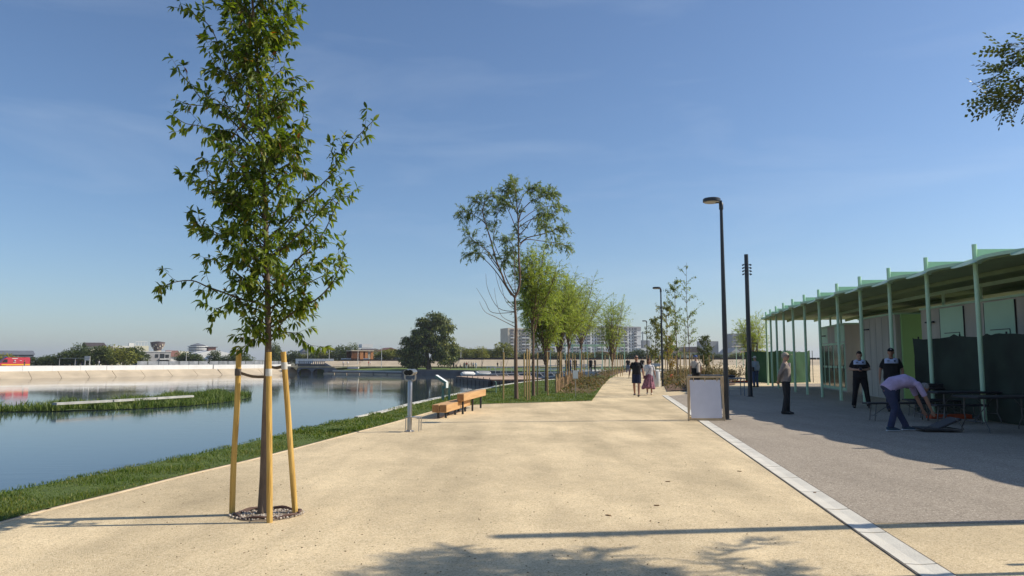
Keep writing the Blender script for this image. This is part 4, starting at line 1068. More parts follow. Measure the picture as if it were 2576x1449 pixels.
screen('fabric_screen', 'green fabric screen at the far end of the canopy with sagging left edge', [G(1876, 961), G(1910, 963), G(1960, 964), G(2040, 962)], 2.05, M_NETL, 8, 4)
for (u, v, wd, lab) in ((2392, 1053, 1.2, 'orange foot block under the near fabric screen'), (1870, 962, 1.5, 'orange plank at the foot of the far fabric screen')):
    mb = MB(); mb.box((0, 0, .06), (wd, .25, .11)); o = mb.build('screen_foot', M_ORANGE, None, bevel=.01, loc=G(u, v) + Vector((.0, -.05, 0))); tag(o, lab, 'foot block')

# ============================================================ street lamps and poles
M_POLE = mat('anthracite lacquer', (.02, .024, .03), .4, .1, 3, spec=.5)
M_LENS = mat('lamp diffuser', (.55, .52, .44), .4, .05)
def lamp_at(loc, label, H=5.62, arm=-1, pole_r=.062):
    t = thing('street_lamp', label, 'street lamp', loc, 0, 'street lamps along the promenade')
    MB().tube([(0, 0, 0), (0, 0, 2.4), (0, 0, H - .22)], [pole_r, pole_r * .97, pole_r * .62], 16).build('pole', M_POLE, t, True)
    MB().lathe([(.11, 0), (.11, .012), (pole_r + .005, .02)], (0, 0, .002), 16).build('base_plate', M_POLE, t)
    MB().lathe([(.052, H - .26), (.056, H - .25), (.056, H - .10), (.04, H - .08)], (0, 0, 0), 12).build('collar', M_POLE, t, True)
    mb = MB(); mb.lathe([(.05, H + .03), (.205, H + .026), (.225, H + .005), (.225, H - .06), (.205, H - .07)], (arm * .24, 0, 0), 36)
    hd = mb.build('head', M_POLE, t, True)
    MB().lathe([(.195, H - .068), (.195, H - .078)], (arm * .24, 0, 0), 36).build('diffuser', M_LENS, hd)
    mb = MB(); mb.box((arm * .06, 0, H - .06), (.16, .07, .07)); mb.build('arm', M_POLE, t, bevel=.008)
    return t
l1 = G(1829, 1056)
lamp_at(l1, 'nearest tall dark street lamp beside the blank sign board')
lamp_at(G(1667, 972), 'second street lamp beside the pale litter bin')
lamp_at(G(1629, 941), 'third street lamp along the path beyond the couple')
lamp_at(G(1639, 930), 'fourth smallest street lamp far along the path')
# poles with small projectors; the second stands outside the right edge and only its shadow shows
def projector_pole(loc, label, Hh):
    pl = thing('projector_pole', label, 'pole', loc, 0, 'dark projector poles')
    MB().tube([(0, 0, 0), (0, 0, Hh * .5), (0, 0, Hh)], [.092, .088, .082], 16).build('pole', M_POLE, pl, True)
    MB().lathe([(.15, 0), (.15, .015), (.10, .02)], (0, 0, .001), 16).build('base_plate', M_POLE, pl)
    for k in range(4):
        for s in (-1, 1):
            for dy in (-.06, .06):
                z = Hh - .42 - .13 * k; c = Vector((s * .10, dy, z)); mb = MB(); mb.tube([c, c + Vector((s * .05, 0, -.005)), c + Vector((s * .06, -.05, -.04))], [.012, .018, .026], 8); mb.build('projector', M_POLE, pl, True)
Hp = A(1877, 640, G(1888, 998).y).z
projector_pole(G(1888, 998), 'plain dark pole with small projectors clamped near its top', Hp)
tip = G(1255, 1350); off = Vector((math.cos(SUN_AZ), math.sin(SUN_AZ), 0)) * (Hp / math.tan(SUN_EL))
projector_pole(Vector((tip.x, tip.y, 0)) + off, 'dark pole outside the right edge, known by its long shadow', Hp)

# ============================================================ furniture on the promenade
M_STEEL = mat('brushed steel', (.42, .40, .38), .32, .08, 12, metal=.9)
M_STEELD = mat('dark lens', (.01, .01, .012), .2, .1)
M_OAK = mat('fresh oak beam', (.46, .255, .105), .65, .2, 3.5, .25, 25, stretch=(.25, 3, 3), col2=(.60, .37, .17))
M_OAKE = mat('oak end grain', (.37, .185, .07), .75, .25, 9, .3, 40)
M_TEAL = mat('teal painted steel', (.14, .24, .20), .5, .06)
M_WPANEL = mat('white print panel', (.80, .82, .80), .4, .02)
# coin telescope on a steel column with a step
tb = G(1030, 1086)
ts = thing('telescope', 'coin operated steel telescope on a column with a step', 'telescope', tb, R(-8)); ts.scale = (.88, .88, .97)
MB().lathe([(.062, 0), (.062, .02), (.055, .025), (.055, 1.08), (.05, 1.09)], (0, 0, .0), 20).build('column', M_STEEL, ts, True)
MB().lathe([(.12, 0), (.12, .015), (.07, .03)], (0, 0, .001), 20).build('base_flange', M_STEEL, ts)
mb = MB(); mb.tube(spline([(-.125, 0, 1.26), (-.13, 0, 1.14), (-.08, 0, 1.10), (0, 0, 1.095), (.08, 0, 1.10), (.13, 0, 1.14), (.125, 0, 1.26)], 4), [(.012, .02)] * 25, 8, side=(0, 1, 0)); mb.build('fork', M_STEEL, ts, True)
bd_ = MB()
prof = []
for i in range(32):
    a = 2 * math.pi * i / 32; wx = .125 * math.cos(a); wz = math.sin(a) * (.078 - .022 * math.exp(-(wx / .03) ** 2)); prof.append((wx, wz))
bd_.extr(prof, lambda p: Vector((p[0], -.16, 1.27 + p[1])), lambda p: Vector((p[0] * .96, .20, 1.28 + p[1] * .96)))
hd = bd_.build('binocular_body', M_STEEL, ts, True)
mb = MB(); mb.extr([(p[0] * .86, p[1] * .82) for p in prof], lambda p: Vector((p[0], -.162, 1.27 + p[1])), lambda p: Vector((p[0], -.175, 1.27 + p[1]))); mb.build('eyepiece', M_STEELD, hd)
mb = MB(); mb.box((.10, 0, .315), (.34, .26, .012)); mb.build('step_plate', M_STEEL, ts, bevel=.003)
for s in ((.26, .10), (.26, -.10), (-.06, .11), (-.06, -.11)):
    mb = MB(); mb.tube([(s[0], s[1], .31), (s[0] - .005, s[1], .02)], [(.014, .004)] * 2, 6); mb.build('step_leg', M_STEEL, ts)
mb = MB(); mb.box((.06, -.02, 1.11), (.03, .03, .05)); mb.build('bracket', M_STEEL, ts)
# reading desk with bent white panel
lp = thing('info_lectern', 'teal information stand with a white folded panel facing the water', 'information stand', G(1122, 1008), R(-12))
lp.scale = (.72, .72, .70)
for s in (-.17, .17):
    mb = MB(); mb.tube([(s, 0, 0), (s, 0, .78)], [(.06, .016)] * 2, 4, side=(1, 0, 0)); mb.build('leg', M_TEAL, lp)
mb = MB(); mb.box((0, 0, .30), (.30, .03, .03)); mb.build('rail', M_TEAL, lp)
pf = [(.05, .66), (.05, .98), (-.52, 1.34), (-.56, 1.24), (-.06, .90), (-.06, .66)]
mb = MB(); mb.extr(pf, lambda p: Vector((p[0], -.20, p[1])), lambda p: Vector((p[0], .20, p[1]))); desk = mb.build('desk', M_TEAL, lp)
desk.rotation_euler = (0, 0, 0)
mb = MB(); mb.box((.054, 0, .815), (.006, .39, .30)); w1 = mb.build('text_panel', M_WPANEL, lp)
mb = MB(); mb.bar((.052, 0, .985), (-.515, 0, 1.343), .39, .006); w2 = mb.build('image_panel', M_WPANEL, lp)
M_INK = mat('grey print', (.35, .40, .42), .6, .1); M_INKT = mat('teal print', (.02, .20, .26), .6, .1)
mb = MB()
for k in range(8):
    for s, ln in ((-.09, .13), (.08, .12)): mb.box((.0585, s, .93 - .026 * k), (.002, ln * (.7 if k in (3, 7) else 1), .006))
mb.build('print', M_INK, w1)
mb = MB(); mb.box((.0585, -.15, .70), (.002, .05, .03)); mb.box((.0, -.203, .70), (.11, .004, .05)); mb.build('mark', M_INKT, w1)
# two oak beam benches
def beam(t, a, b, wd, ht, nm='beam'):
    mb = MB(); mb.bar(a, b, wd, ht); me = mb.mesh(nm, [M_OAK, M_OAKE], False, .012)
    ax = (Vector(b) - Vector(a)).normalized()
    for p in me.polygons:
        if abs(p.normal.dot(ax)) > .8: p.material_index = 1
    o = mobj(nm, me, None, t); return o
def bench_frame(p, q): d = (q - p); return math.atan2(d.y, d.x), d.length
lowb = thing('low_bench', 'low bench of two thick oak beams on short dark posts', 'bench', G(1112, 1051.2), R(81.6))
for s in (-.10, .10): beam(lowb, (-.3, s, .255), (2.75, s, .255), .185, .20)
for x in (.0, 1.1, 2.4):
    for s in (-.10, .10): MB().tube([(x, s, 0), (x, s, .157)], .032, 10).build('leg', M_POLE, lowb, True)
highb = thing('high_bench', 'higher single oak beam on three dark posts overlapping the low bench', 'bench', G(1164, 1042), R(81.6))
beam(highb, (-.3, .0, .47), (3.0, .0, .47), .20, .20)
for x in (.0, 1.35, 2.65): MB().tube([(x, 0, 0), (x, 0, .372)], .030, 10).build('leg', M_POLE, highb, True)
# blank A board on its timber frame
M_PINE = mat('raw pine lath', (.55, .42, .26), .7, .15, 6, .2, 30)
M_BOARD = mat('white board', (.72, .70, .74), .5, .03)
pa = G(1735, 1060); pb = G(1820, 1058); ab = thing('sandwich_board', 'blank white sandwich board in a raw pine frame beside the lamp', 'sign board', (pa + pb) / 2, 0)
wd = (pb - pa).length; hh = 1.09
for nm, y0, y1 in (('front_frame', 0, .13), ('rear_frame', .55, .18)):
    mb = MB()
    for s in (-1, 1): mb.bar((s * (wd / 2 - .02) + y0 * .25, y0, 0), (s * (wd / 2 - .045) + y0 * .1, y1, hh), .035, .03, (0, 1, 0))
    mb.bar((-wd / 2 + y0 * .25, y0 + .006, .035), (wd / 2 + y0 * .2, y0 + .006, .035), .03, .045); mb.bar((-wd / 2 + .03, y1, hh - .02), (wd / 2 - .03, y1, hh - .02), .03, .045)
    mb.build(nm, M_PINE, ab, bevel=.002)
mb = MB(); mb.bar((0, -.018, .07), (0, .095, hh - .09), wd - .17, .008, (0, -1, 0)); mb.build('board', M_BOARD, ab)
for x in (-.28, .0, .30):
    mb = MB(); mb.box((x, .085, hh - .07), (.02, .02, .11)); mb.build('clip', M_PINE, ab)
# second lamp's neighbours: litter bin, finger sign, ball, small sign, dark basket
M_BIN = mat('pale grey sheet steel', (.62, .62, .60), .5, .04)
bn = thing('litter_bin', 'pale cylindrical litter bin in front of the second street lamp', 'bin', G(1652, 973))
MB().lathe([(.19, 0), (.20, .03), (.20, .82), (.19, .84)], (0, 0, 0), 24).build('body', M_BIN, bn, True)
MB().lathe([(.192, .842), (.16, .85), (.15, .80)], (0, 0, 0), 24).build('rim', M_STEEL, bn, True)
M_SKYB = mat('pale blue sign', (.38, .47, .55), .5, .04)
fs = thing('finger_sign', 'pale blue grey finger sign on a dark post behind the couple', 'sign', G(1643, 957))
MB().tube([(0, 0, 0), (0, 0, 1.25)], .03, 8).build('post', M_POLE, fs, True)
mb = MB(); mb.extr([(-.1, -.11), (.45, -.11), (.56, -.04), (.56, .04), (.45, .11), (-.1, .11)], lambda p: Vector((p[0], -.05, 1.12 + p[1])), lambda p: Vector((p[0], -.03, 1.12 + p[1]))); mb.build('blade', M_SKYB, fs)
b_ = G(1690, 960) ; ob = MB(); ob.lathe([(.02, .0), (.11, .03), (.15, .12), (.11, .22), (.02, .25)], (0, 0, .25), 14); ob.lathe([(.012, 0), (.012, .27)], (0, 0, 0), 6)
tag(ob.build('orange_float', mat('orange signal disc', (.85, .16, .06), .5, .05), None, True, loc=b_), 'orange red marker ball standing among the saplings', 'marker')
ss = thing('lawn_sign', 'small white sign on a thin stake stuck in the lawn', 'sign', G(1448, 1001))
MB().tube([(0, 0, 0), (0, 0, .95)], .014, 6).build('stake', M_STEEL, ss)
mb = MB(); mb.box((0, -.02, .92), (.20, .012, .32)); mb.build('plate', M_WPANEL, ss)
for i, (u, v, vt, lab) in enumerate(((1248, 990, 961, 'thin teal marker post on the lawn edge behind the benches'), (1258, 984, 962, 'second thin marker post at the lawn edge, darker one'))):
    p = G(u, v); zt = A(u, vt, p.y).z; o = MB().tube([(0, 0, 0), (0, 0, zt), (-.06, 0, zt + .03)], .022, 6).build('marker_post', M_TEAL if i == 0 else M_POLE, None, loc=p); tag(o, lab, 'post')
# picket fence of split chestnut pales between lawn and bed
M_PALE = mat('split chestnut pale', (.42, .27, .14), .8, .25, 6)
pk = thing('picket_fence', 'low fence of split wooden pales between lawn and planting bed', 'fence')
pp = [G(1399, 990), G(1428, 974), G(1448, 964), G(1466, 957)]; L = spline(pp, 14); acc = 0
pm = [MB().box((0, 0, .3), (.075, .02, .62)).mesh('pale', M_PALE), MB().box((0, 0, .28), (.06, .022, .56)).mesh('pale', M_PALE)]
tot = sum((b - a).length for a, b in zip(L[:-1], L[1:])); n = int(tot / .16)
for k in range(min(n, 140)):
    f = k / n * (len(L) - 1); i = int(f); p = L[i].lerp(L[i + 1], f - i)
    o = bpy.data.objects.new('pale', pm[k % 2]); link(o, pk); o.location = p; o.rotation_euler = (rnd.uniform(-.06, .06), rnd.uniform(-.1, .1), rnd.uniform(-.6, .6)); o.scale.z = rnd.uniform(.9, 1.15)
    if k % 12 == 0:
        MB().tube([p, p + Vector((0, 0, .85))], .035, 7).build('post', M_PALE, pk, True)
# tree stakes: rows of yellowish poles with cross ties round the willows and saplings
STK = MB().tube([(0, 0, -.03), (0, 0, 1)], .030, 8).mesh('pole', mat('weathered yellow stake', (.30, .20, .075), .7, .25, 4, col2=(.42, .29, .12)), True)
TIE = MB().box((0, 0, 0), (1, .03, .04)).mesh('cross_tie', M_TIEW)
def stakes(lst, lab, grp):
    for i, (u, v, vt) in enumerate(lst):
        p = G(u, v); zt = A(u, vt, p.y).z
        t = thing('tree_stake', '%s from the left %s' % (ORD[i], lab), 'stake', p, 0, grp)
        o = bpy.data.objects.new('pole', STK); link(o, t); o.scale = (1, 1, zt); o.rotation_euler = (rnd.uniform(-.02, .02), rnd.uniform(-.02, .02), 0)
stakes([(1266, 1006, 886), (1320, 1000, 888), (1326, 1010, 878), (1332, 1008, 880), (1352, 996, 886), (1378, 996, 884), (1402, 978, 886), (1408, 984, 884), (1414, 978, 890), (1424, 970, 892), (1432, 968, 890), (1441, 966, 888), (1447, 964, 892), (1462, 962, 890), (1470, 958, 890), (1480, 956, 892)], 'of the yellow stakes round the lawn willows', 'stakes of the lawn willows')
stakes([(1522, 951, 893), (1532, 949, 891), (1540, 950, 890), (1547, 949, 892), (1553, 948, 893), (1561, 947, 891), (1566, 946, 893)], 'of the stakes circling the lone vase shaped willow', 'stakes of the lone willow')
stakes([(1628, 951, 893), (1636, 952, 894), (1660, 955, 893), (1668, 957, 892), (1676, 960, 893), (1685, 962, 890), (1694, 966, 892), (1702, 972, 892), (1712, 974, 893), (1721, 975, 868), (1728, 976, 893), (1735, 974, 884), (1742, 972, 892), (1760, 964, 893), (1772, 962, 893), (1786, 958, 893), (1794, 956, 892)], 'of the stakes among the saplings right of the path', 'stakes among the saplings')
for i, (ua, ub, v, vb) in enumerate(((1300, 1322, 884, 1003), (1342, 1362, 885, 998), (1374, 1396, 884, 987))):
    y = G(ua, vb).y; a, b = A(ua, v, y), A(ub, v, y); o = MB().bar(a, b, .04, .05).build('cross_tie', M_TIEW); tag(o, '%s pale cross batten tying a lawn willow to its stakes' % ORD[i], 'batten')

# ---- folding tables and benches in the shade of the canopy
M_TBL = mat('dark grey plastic top', (.03, .03, .034), .55, .15, 4)
M_LEGS = mat('grey steel tube', (.12, .12, .12), .4, .1, metal=.5)
def fold_table(loc, rz, label, L=1.8, W=.75, H=.72, group='folding tables under the canopy', curved=True, name='folding_table', cat='table'):
    t = thing(name, label, cat, loc, rz, group)
    mb = MB(); mb.box((0, 0, H), (L, W, .045)); mb.build('top', M_TBL, t, bevel=.012)
    for s in (-1, 1):
        for q in (-1, 1):
            x = s * (L / 2 - .22)
            P = spline([(x, q * W * .36, H - .03), (x + s * .01, q * W * .38, H * .55), (x - s * .0, q * W * .36, H * .36), (x + s * .0, q * W * .50, H * .12), (x, q * W * .52, 0)], 3) if curved else [(x, q * W * .4, H - .02), (x + s * .05, q * W * .42, 0)]
            MB().tube(P, .014, 7).build('leg', M_LEGS, t, True)
        MB().tube([(x, -W * .42, H * .3), (x, W * .42, H * .3)], .010, 6).build('stretcher', M_LEGS, t)
        MB().tube([(x, 0, H * .34), (x - s * .42, 0, H - .04)], .009, 6).build('brace', M_LEGS, t)
    return t
fold_table(G(2425, 1062), R(4), 'middle folding table behind the bending man with curved steel legs', 1.75)
fold_table(G(2530, 1090) + Vector((.25, .4, 0)), R(8), 'nearest folding table at the right edge of the picture', 1.8)
fold_table(G(2400, 1046) + Vector((0, .4, 0)), R(4), 'rear folding table carrying a stack of folded dark table tops', 1.75)
stk_base = G(2400, 1046) + Vector((-.05, .38, .744))
for k in range(2):
    mb = MB(); mb.box((0, 0, .03 + k * .058), (1.5, .62, .05)); tag(mb.build('folded_table', M_TBL, None, bevel=.01, loc=stk_base), ('lower' if k == 0 else 'upper') + ' folded dark table lying on the rear folding table', 'table', 'folded tables lying on a table')
fb = lambda u, v, rz, lab, L=1.75: fold_table(G(u, v), rz, lab, L, .28, .43, 'folding benches under the canopy', False, 'folding_bench', 'bench')
fb(2262, 1058, R(6), 'folding bench standing behind the legs of the bending man')
fb(2360, 1050, R(6), 'folding bench half hidden under the middle table', 1.5)
fb(2415, 1066, R(4), 'folding bench under the near edge of the middle table', 1.3)
fb(2335, 1046, R(6), 'rearmost folding bench against the fabric screen', 1.3)
# table being unfolded on the ground by the bending man
lt = thing('collapsed_table', 'dark folding table lying tilted on the ground at the bending man hands', 'table', G(2352, 1085), R(-6))
mb = MB(); mb.bar((-.34, 0, .06), (.42, .0, .05), .6, .045); mb.build('lower_half', M_TBL, lt, bevel=.008)
mb = MB(); mb.bar((.05, -.28, .09), (.42, -.30, .05), .02, .02); mb.bar((.30, -.28, .30), (.44, -.30, .06), .02, .02); mb.build('legs', M_LEGS, lt)
mb = MB(); mb.box((.22, .05, .17), (.50, .5, .04), rot=Matrix.Rotation(R(-24), 3, 'Y')); mb.build('upper_half', M_TBL, lt, bevel=.008)
# tubular tables beyond the sandwich board
M_BLUEG = mat('blue grey steel', (.20, .24, .28), .45, .08)
def tube_table(u, v, lab, L, H=.75, rz=0):
    t = thing('steel_table', lab, 'table', G(u, v), rz, 'steel tables beyond the sandwich board')
    MB().box((0, 0, H), (L, .6, .04)).build('top', M_BLUEG, t, bevel=.006)
    for x in (-L / 2 + .05, L / 2 - .05):
        for y in (-.25, .25): MB().tube([(x, y, 0), (x, y, H - .02)], .02, 8).build('leg', M_BLUEG, t, True)
    MB().tube([(-L / 2 + .05, -.25, .32), (L / 2 - .05, -.25, .32)], .014, 6).build('stretcher', M_BLUEG, t)
tube_table(1775, 983, 'blue grey steel table the blue cap man stands at', 1.6)
tube_table(1849, 995, 'blue grey steel stool table between the two dark poles', .75, .72)
fbag = MB(); fbag.ball((0, 0, .06), (.2, .12, .06), 10, 6); tag(fbag.build('dark_bag', M_BLACK, None, True, loc=G(1846, 995) + Vector((-.08, 0, .745))), 'dark bag lying on the steel stool table', 'bag')
# drifted litter: fallen leaves on the gravel
lf = MB().box((0, 0, .004), (.05, .03, .006)).mesh('fallen_leaf', mat('dry leaf', (.16, .08, .03), .9, .3))
LV = ['leaf in the open gravel nearest the tree shadow', 'leaf beside the pale slab channel', 'leaf left of the long pole shadow tip', 'leaf in the middle of the open gravel', 'leaf nearest the sandwich board', 'leaf half way along the pale slab channel']
for i, (u, v) in enumerate(((1652, 1272), (2050, 1240), (1530, 1297), (1680, 1212), (1825, 1103), (1860, 1186))):
    o = bpy.data.objects.new('fallen_leaf', lf); link(o); o.location = G(u, v); o.rotation_euler = (0, 0, i * 1.1); tag(o, 'small dry brown ' + LV[i], 'leaf', 'fallen leaves on the gravel')

# ============================================================ across the water
M_BSTONE = mat('blue grey bridge stone', (.17, .18, .20), .85, .2, .5)
M_RUST = mat('rust brown steel', (.45, .19, .07), .7, .15, 2)
M_BRICKD = mat('dark brown lattice', (.10, .04, .02), .8, .2, 2)
M_GLASSD = mat('dark window glass', (.02, .024, .03), .15, .2, 1, spec=.6)
M_ROOFR = mat('red brown roof', (.20, .10, .08), .85, .15, 1)
M_ROOFD = mat('dark roof', (.075, .06, .06), .8, .15, 1)
M_CREAM = mat('cream render', (.66, .62, .46), .8, .05, .5)
M_GREYB = mat('grey render', (.38, .37, .36), .85, .12, .6)
M_DGREY = mat('dark grey cladding', (.14, .15, .17), .7, .1, .5)
M_WHITEB = mat('white render', (.68, .67, .64), .8, .05, .5)
M_BEIGEB = mat('beige render', (.56, .48, .36), .8, .05, .5)
M_GREYFACADE = mat('grey facade', (.20, .205, .215), .6, .1, .3)  # even neutral grey of far facades, also a boat cover
M_WFENCE = mat('white hoarding', (.72, .74, .76), .7, .06, .3)

def at(u, v, d): return A(u, v, d)
def xw(u, d): return (u - 1288) / FPX * d
def zz(v, d): return A(1288, v, d).z

# stone bridge with two arches, its head wall and ramp
D = 203.0; br = thing('stone_bridge', 'low blue grey bridge with two dark arched openings over the channel', 'bridge', (0, 0, 0))
x0, x1 = xw(752, D), xw(820, D)
mb = MB()
top, spring = zz(917, D), WZ
# wall with arches: profile in xz
def arch_wall(xa, xb, zt, arches, y0, y1):
    pts = [(xa, -3.0)]
    for (c, r_) in arches:
        pts.append((c - r_, -3.0)); pts += [(c - r_ * math.cos(math.pi * k / 10), WZ + .25 + (r_ * .62) * math.sin(math.pi * k / 10)) for k in range(11)]; pts.append((c + r_, -3.0))
    pts += [(xb, -3.0), (xb, zt), (xa, zt)]
    m_ = MB(); m_.extr(pts, lambda p: Vector((p[0], y0, p[1])), lambda p: Vector((p[0], y1, p[1]))); return m_
arch_wall(x0, x1, top, ((x0 + 1.9, 1.8), (x0 + 5.8, 1.8)), D, D + 1.2).build('arch_wall', M_BSTONE, br)
mb = MB(); mb.box(((x0 + x1) / 2, D + 3.5, -2.4), (x1 - x0, .2, 2.2)); mb.build('back_wall', M_CONCD, br)
mb = MB(); mb.box(((x0 + x1) / 2, D - .04, top + .06), (x1 - x0 + .4, 1.5, .12)); mb.build('string_course', M_CONCD, br)
for k in range(14):
    mb = MB(); mb.box((x0 + .3 + k * (x1 - x0 - .6) / 13, D + .2, top + .47), (.22, .12, .7)); mb.build('baluster', M_BSTONE, br)
mb = MB(); mb.box(((x0 + x1) / 2, D + .2, top + .86), (x1 - x0, .25, .1)); mb.build('rail', M_BSTONE, br)
rp = [(x1, -3.0), (x1 + 4.6, -3.0), (x1 + 4.6, WZ + .5), (x1 + .2, top + .4), (x1, top + .4)]
mb = MB(); mb.extr(rp, lambda p: Vector((p[0], D - .3, p[1])), lambda p: Vector((p[0], D + .4, p[1]))); mb.build('wing_wall', M_BSTONE, br)
# white hoardings either side of the bridge
def hoarding(lab, ua, ub, vt, vb, d, n, m=None):
    t = thing('hoarding', lab, 'fence', (xw(ua, d), d, zz(vb, d))); W = xw(ub, d) - xw(ua, d); H = zz(vt, d) - zz(vb, d)
    for k in range(n):
        mb = MB(); mb.box(((k + .5) * W / n, 0, H / 2 - .15), (W / n - .06, .06, H + .3)); mb.build('panel', m or M_WFENCE, t)
hoarding('white hoarding panels standing on the stone bridge', 746, 842, 902.5, 912, 214, 9)
hoarding('white hoarding panels right of the stone bridge', 860, 930, 901.5, 914, 224, 7)
mf_ = thing('mesh_fence', 'grey mesh fence panels along the white parapet right of the trees', 'fence'); M_MESH = mat('grey mesh', (.28, .29, .30), .8, .3, 1)
_ln = [bl[3].lerp(bl[4], .3), bl[4], bl[5]]
for a, b in zip(_ln[:-1], _ln[1:]):
    nn = Vector((-(b - a).y, (b - a).x, 0)).normalized() * 6.2; n_ = max(1, int((b - a).length / 2.4))
    for k in range(n_):
        p, q = a.lerp(b, k / n_) + nn, a.lerp(b, (k + .93) / n_) + nn; MB().bar(p + Vector((0, 0, .35)), q + Vector((0, 0, .35)), .05, 1.6).build('panel', M_MESH, mf_)
# rust coloured lattice pavilion
D = 222.0; pvn = thing('rust_pavilion', 'rust brown steel pavilion with upright fins and lattice on the far shore', 'pavilion', (xw(886, D), D, -.45), R(30))
W = (xw(943, D) - xw(886, D)) / 1.0; H = zz(881, D) + .45
mb = MB(); mb.box((W / 2, 2.5, H - .12), (W + .3, 5.4, .24)); mb.build('roof', M_BEIGEB, pvn)
for (fa, fb) in ((.39, .54), (.62, .74), (.88, 1.0)):
    mb = MB(); mb.box((W * (fa + fb) / 2, .2, H / 2 - .13), (W * (fb - fa), .3, H - .26)); mb.build('fin', M_RUST, pvn)
mb = MB(); mb.box((W * .18, .3, H / 2 - .13), (W * .36, .1, H - .26)); mb.build('lattice_back', M_BRICKD, pvn)
for k in range(16):
    mb = MB(); a = (W * .01 + (k % 8) * W * .045, 0.15, .1 if k < 8 else H * .5); mb.bar(a, (a[0] + W * .05, .15, a[2] + H * .42), .06, .07); mb.build('lattice_bar', M_RUST, pvn)
mb = MB(); mb.box((W / 2, 4.9, H / 2 - .13), (W, .1, H - .26)); mb.build('rear_wall', M_BRICKD, pvn)

# houses behind the opposite bank
def winrow(t, x, y, z, n, dx, w_, h, m=M_GLASSD, nm='window', depth=.12):
    me = MB().box((0, 0, 0), (w_, depth, h)).mesh(nm, m)
    for k in range(n):
        o = bpy.data.objects.new(nm, me); link(o, t); o.location = (x + k * dx, y, z)
def block(name, lab, ua, ub, vt, d, depth, m, z0=-.45, cat='building', rz=None):
    rz = rz if rz is not None else R(38 if ua < 700 else 26 if ua < 1300 else 20)
    t = thing(name, lab, cat, (xw(ua, d), d, z0), rz); W = (xw(ub, d) - xw(ua, d)) / (math.cos(rz) - math.sin(rz) * (ua + ub - 2576) / 2 / FPX); H = zz(vt, d) - z0
    MB().box((W / 2, depth / 2, H / 2), (W, depth, H)).build('wall', m, t)
    return t, W, H
def gable(t, W, H, depth, rise, m, over=.4, along='x'):
    mb = MB()
    if along == 'x':
        pr = [(-over, H), (depth + over, H), (depth / 2, H + rise)]; mb.extr(pr, lambda p: Vector((-over, p[0], p[1])), lambda p: Vector((W + over, p[0], p[1])))
    else:
        pr = [(-over, H), (W + over, H), (W / 2, H + rise)]; mb.extr(pr, lambda p: Vector((p[0], -over, p[1])), lambda p: Vector((p[0], depth + over, p[1])))
    return mb.build('roof', m, t)
t, W, H = block('long_low_building', 'long low dark grey building at the left edge behind the van', -30, 92, 892, 250, 14, M_DGREY)
gable(t, W, H, 14, zz(881, 250) - zz(892, 250), M_DGREY); winrow(t, 3, -.04, H - 1.4, 6, 2.6, 1.2, 1.3); winrow(t, 4, -.04, H - 3.2, 3, 4.2, 2.6, 1.6, M_WHITEB, 'door')
t, W, H = block('brown_roof_house', 'house with plain dark brown roof above the dark trees', 224, 267, 871, 235, 9, M_CREAM)
gable(t, W, H, 9, zz(861, 235) - zz(871, 235), M_ROOFD, .5)
t, W, H = block('modern_white_building', 'modern white building with ribbon windows and a roof terrace frame', 288, 378, 870, 240, 12, M_CREAM)
MB().box((W * .31, -.06, H - .35), (W * .62, .3, .5)).build('cornice', M_WHITEB, t); winrow(t, 1.0, -.04, H - 1.1, 5, 1.45, 1.3, .9); winrow(t, 3.2, -.04, H - 2.6, 3, 1.45, 1.3, .9)
MB().box((W * .8, -.1, H - 1.6), (W * .38, .5, 3.4)).build('bay', M_CREAM, t); winrow(t, W * .68, -.4, H - 2.0, 1, 1, 1.0, 1.4)
for k in range(5): MB().box((W * .64 + k * W * .082, 1, H + .75), (.12, .12, 1.5)).build('terrace_post', M_WHITEB, t)
MB().box((W * .81, 1, H + 1.5), (W * .36, .3, .14)).build('terrace_beam', M_WHITEB, t); MB().box((W * .55, 3, H + .5), (1.6, 1.6, 1.0)).build('chimney', M_WHITEB, t)
t, W, H = block('grey_house', 'two storey bare grey house with few windows beyond the parapet', 357, 434, 885, 205, 9, M_GREYB)
MB().box((W / 2, 4.5, H + .08), (W + .3, 9.3, .16)).build('roof', M_WHITEB, t); winrow(t, 1.8, -.04, H - 1.1, 2, 2.4, .8, .9); winrow(t, 5.6, -.04, H - 1.2, 1, 1, 1.1, 1.4); winrow(t, 6.9, -.04, H - 1.2, 1, 1, .9, .9); winrow(t, 1.9, -.04, H - 3.2, 1, 1, 1.0, .8)
MB().box((6.1, -.5, H - 2.0), (2.6, 1.0, .3)).build('balcony', M_WHITEB, t); MB().box((6.1, -.05, H - 3.0), (2.6, .1, 1.3)).build('garage_door', M_GLASSD, t)
t, W, H = block('red_roof_house', 'small house with red roof right of the grey house', 432, 456, 897, 215, 8, M_WHITEB); gable(t, W, H, 8, 1.8, M_ROOFR)
t, W, H = block('flat_house', 'pale flat roofed house behind the red roof', 446, 478, 884, 290, 8, M_CREAM); winrow(t, 1, -.04, H - 1.2, 3, 1.5, .7, .9)
wt = thing('water_tower', 'mushroom shaped water tower with chequered brown bowl', 'tower', (xw(399, 330), 330, -.45)); H = zz(861, 330) + .45
MB().lathe([(1.5, 0), (1.5, H * .62)], (0, 0, 0), 20).build('shaft', M_BEIGEB, wt, True)
MB().lathe([(1.5, H * .62), (1.7, H * .70), (3.0, H * .96), (3.0, H * .985)], (0, 0, .003), 24).build('bowl', mat('brown grey bowl', (.17, .13, .125), .8, .15), wt, True); MB().lathe([(3.05, H * .985), (3.05, H), (.6, H + .4)], (0, 0, .006), 24).build('roof', M_ROOFD, wt)
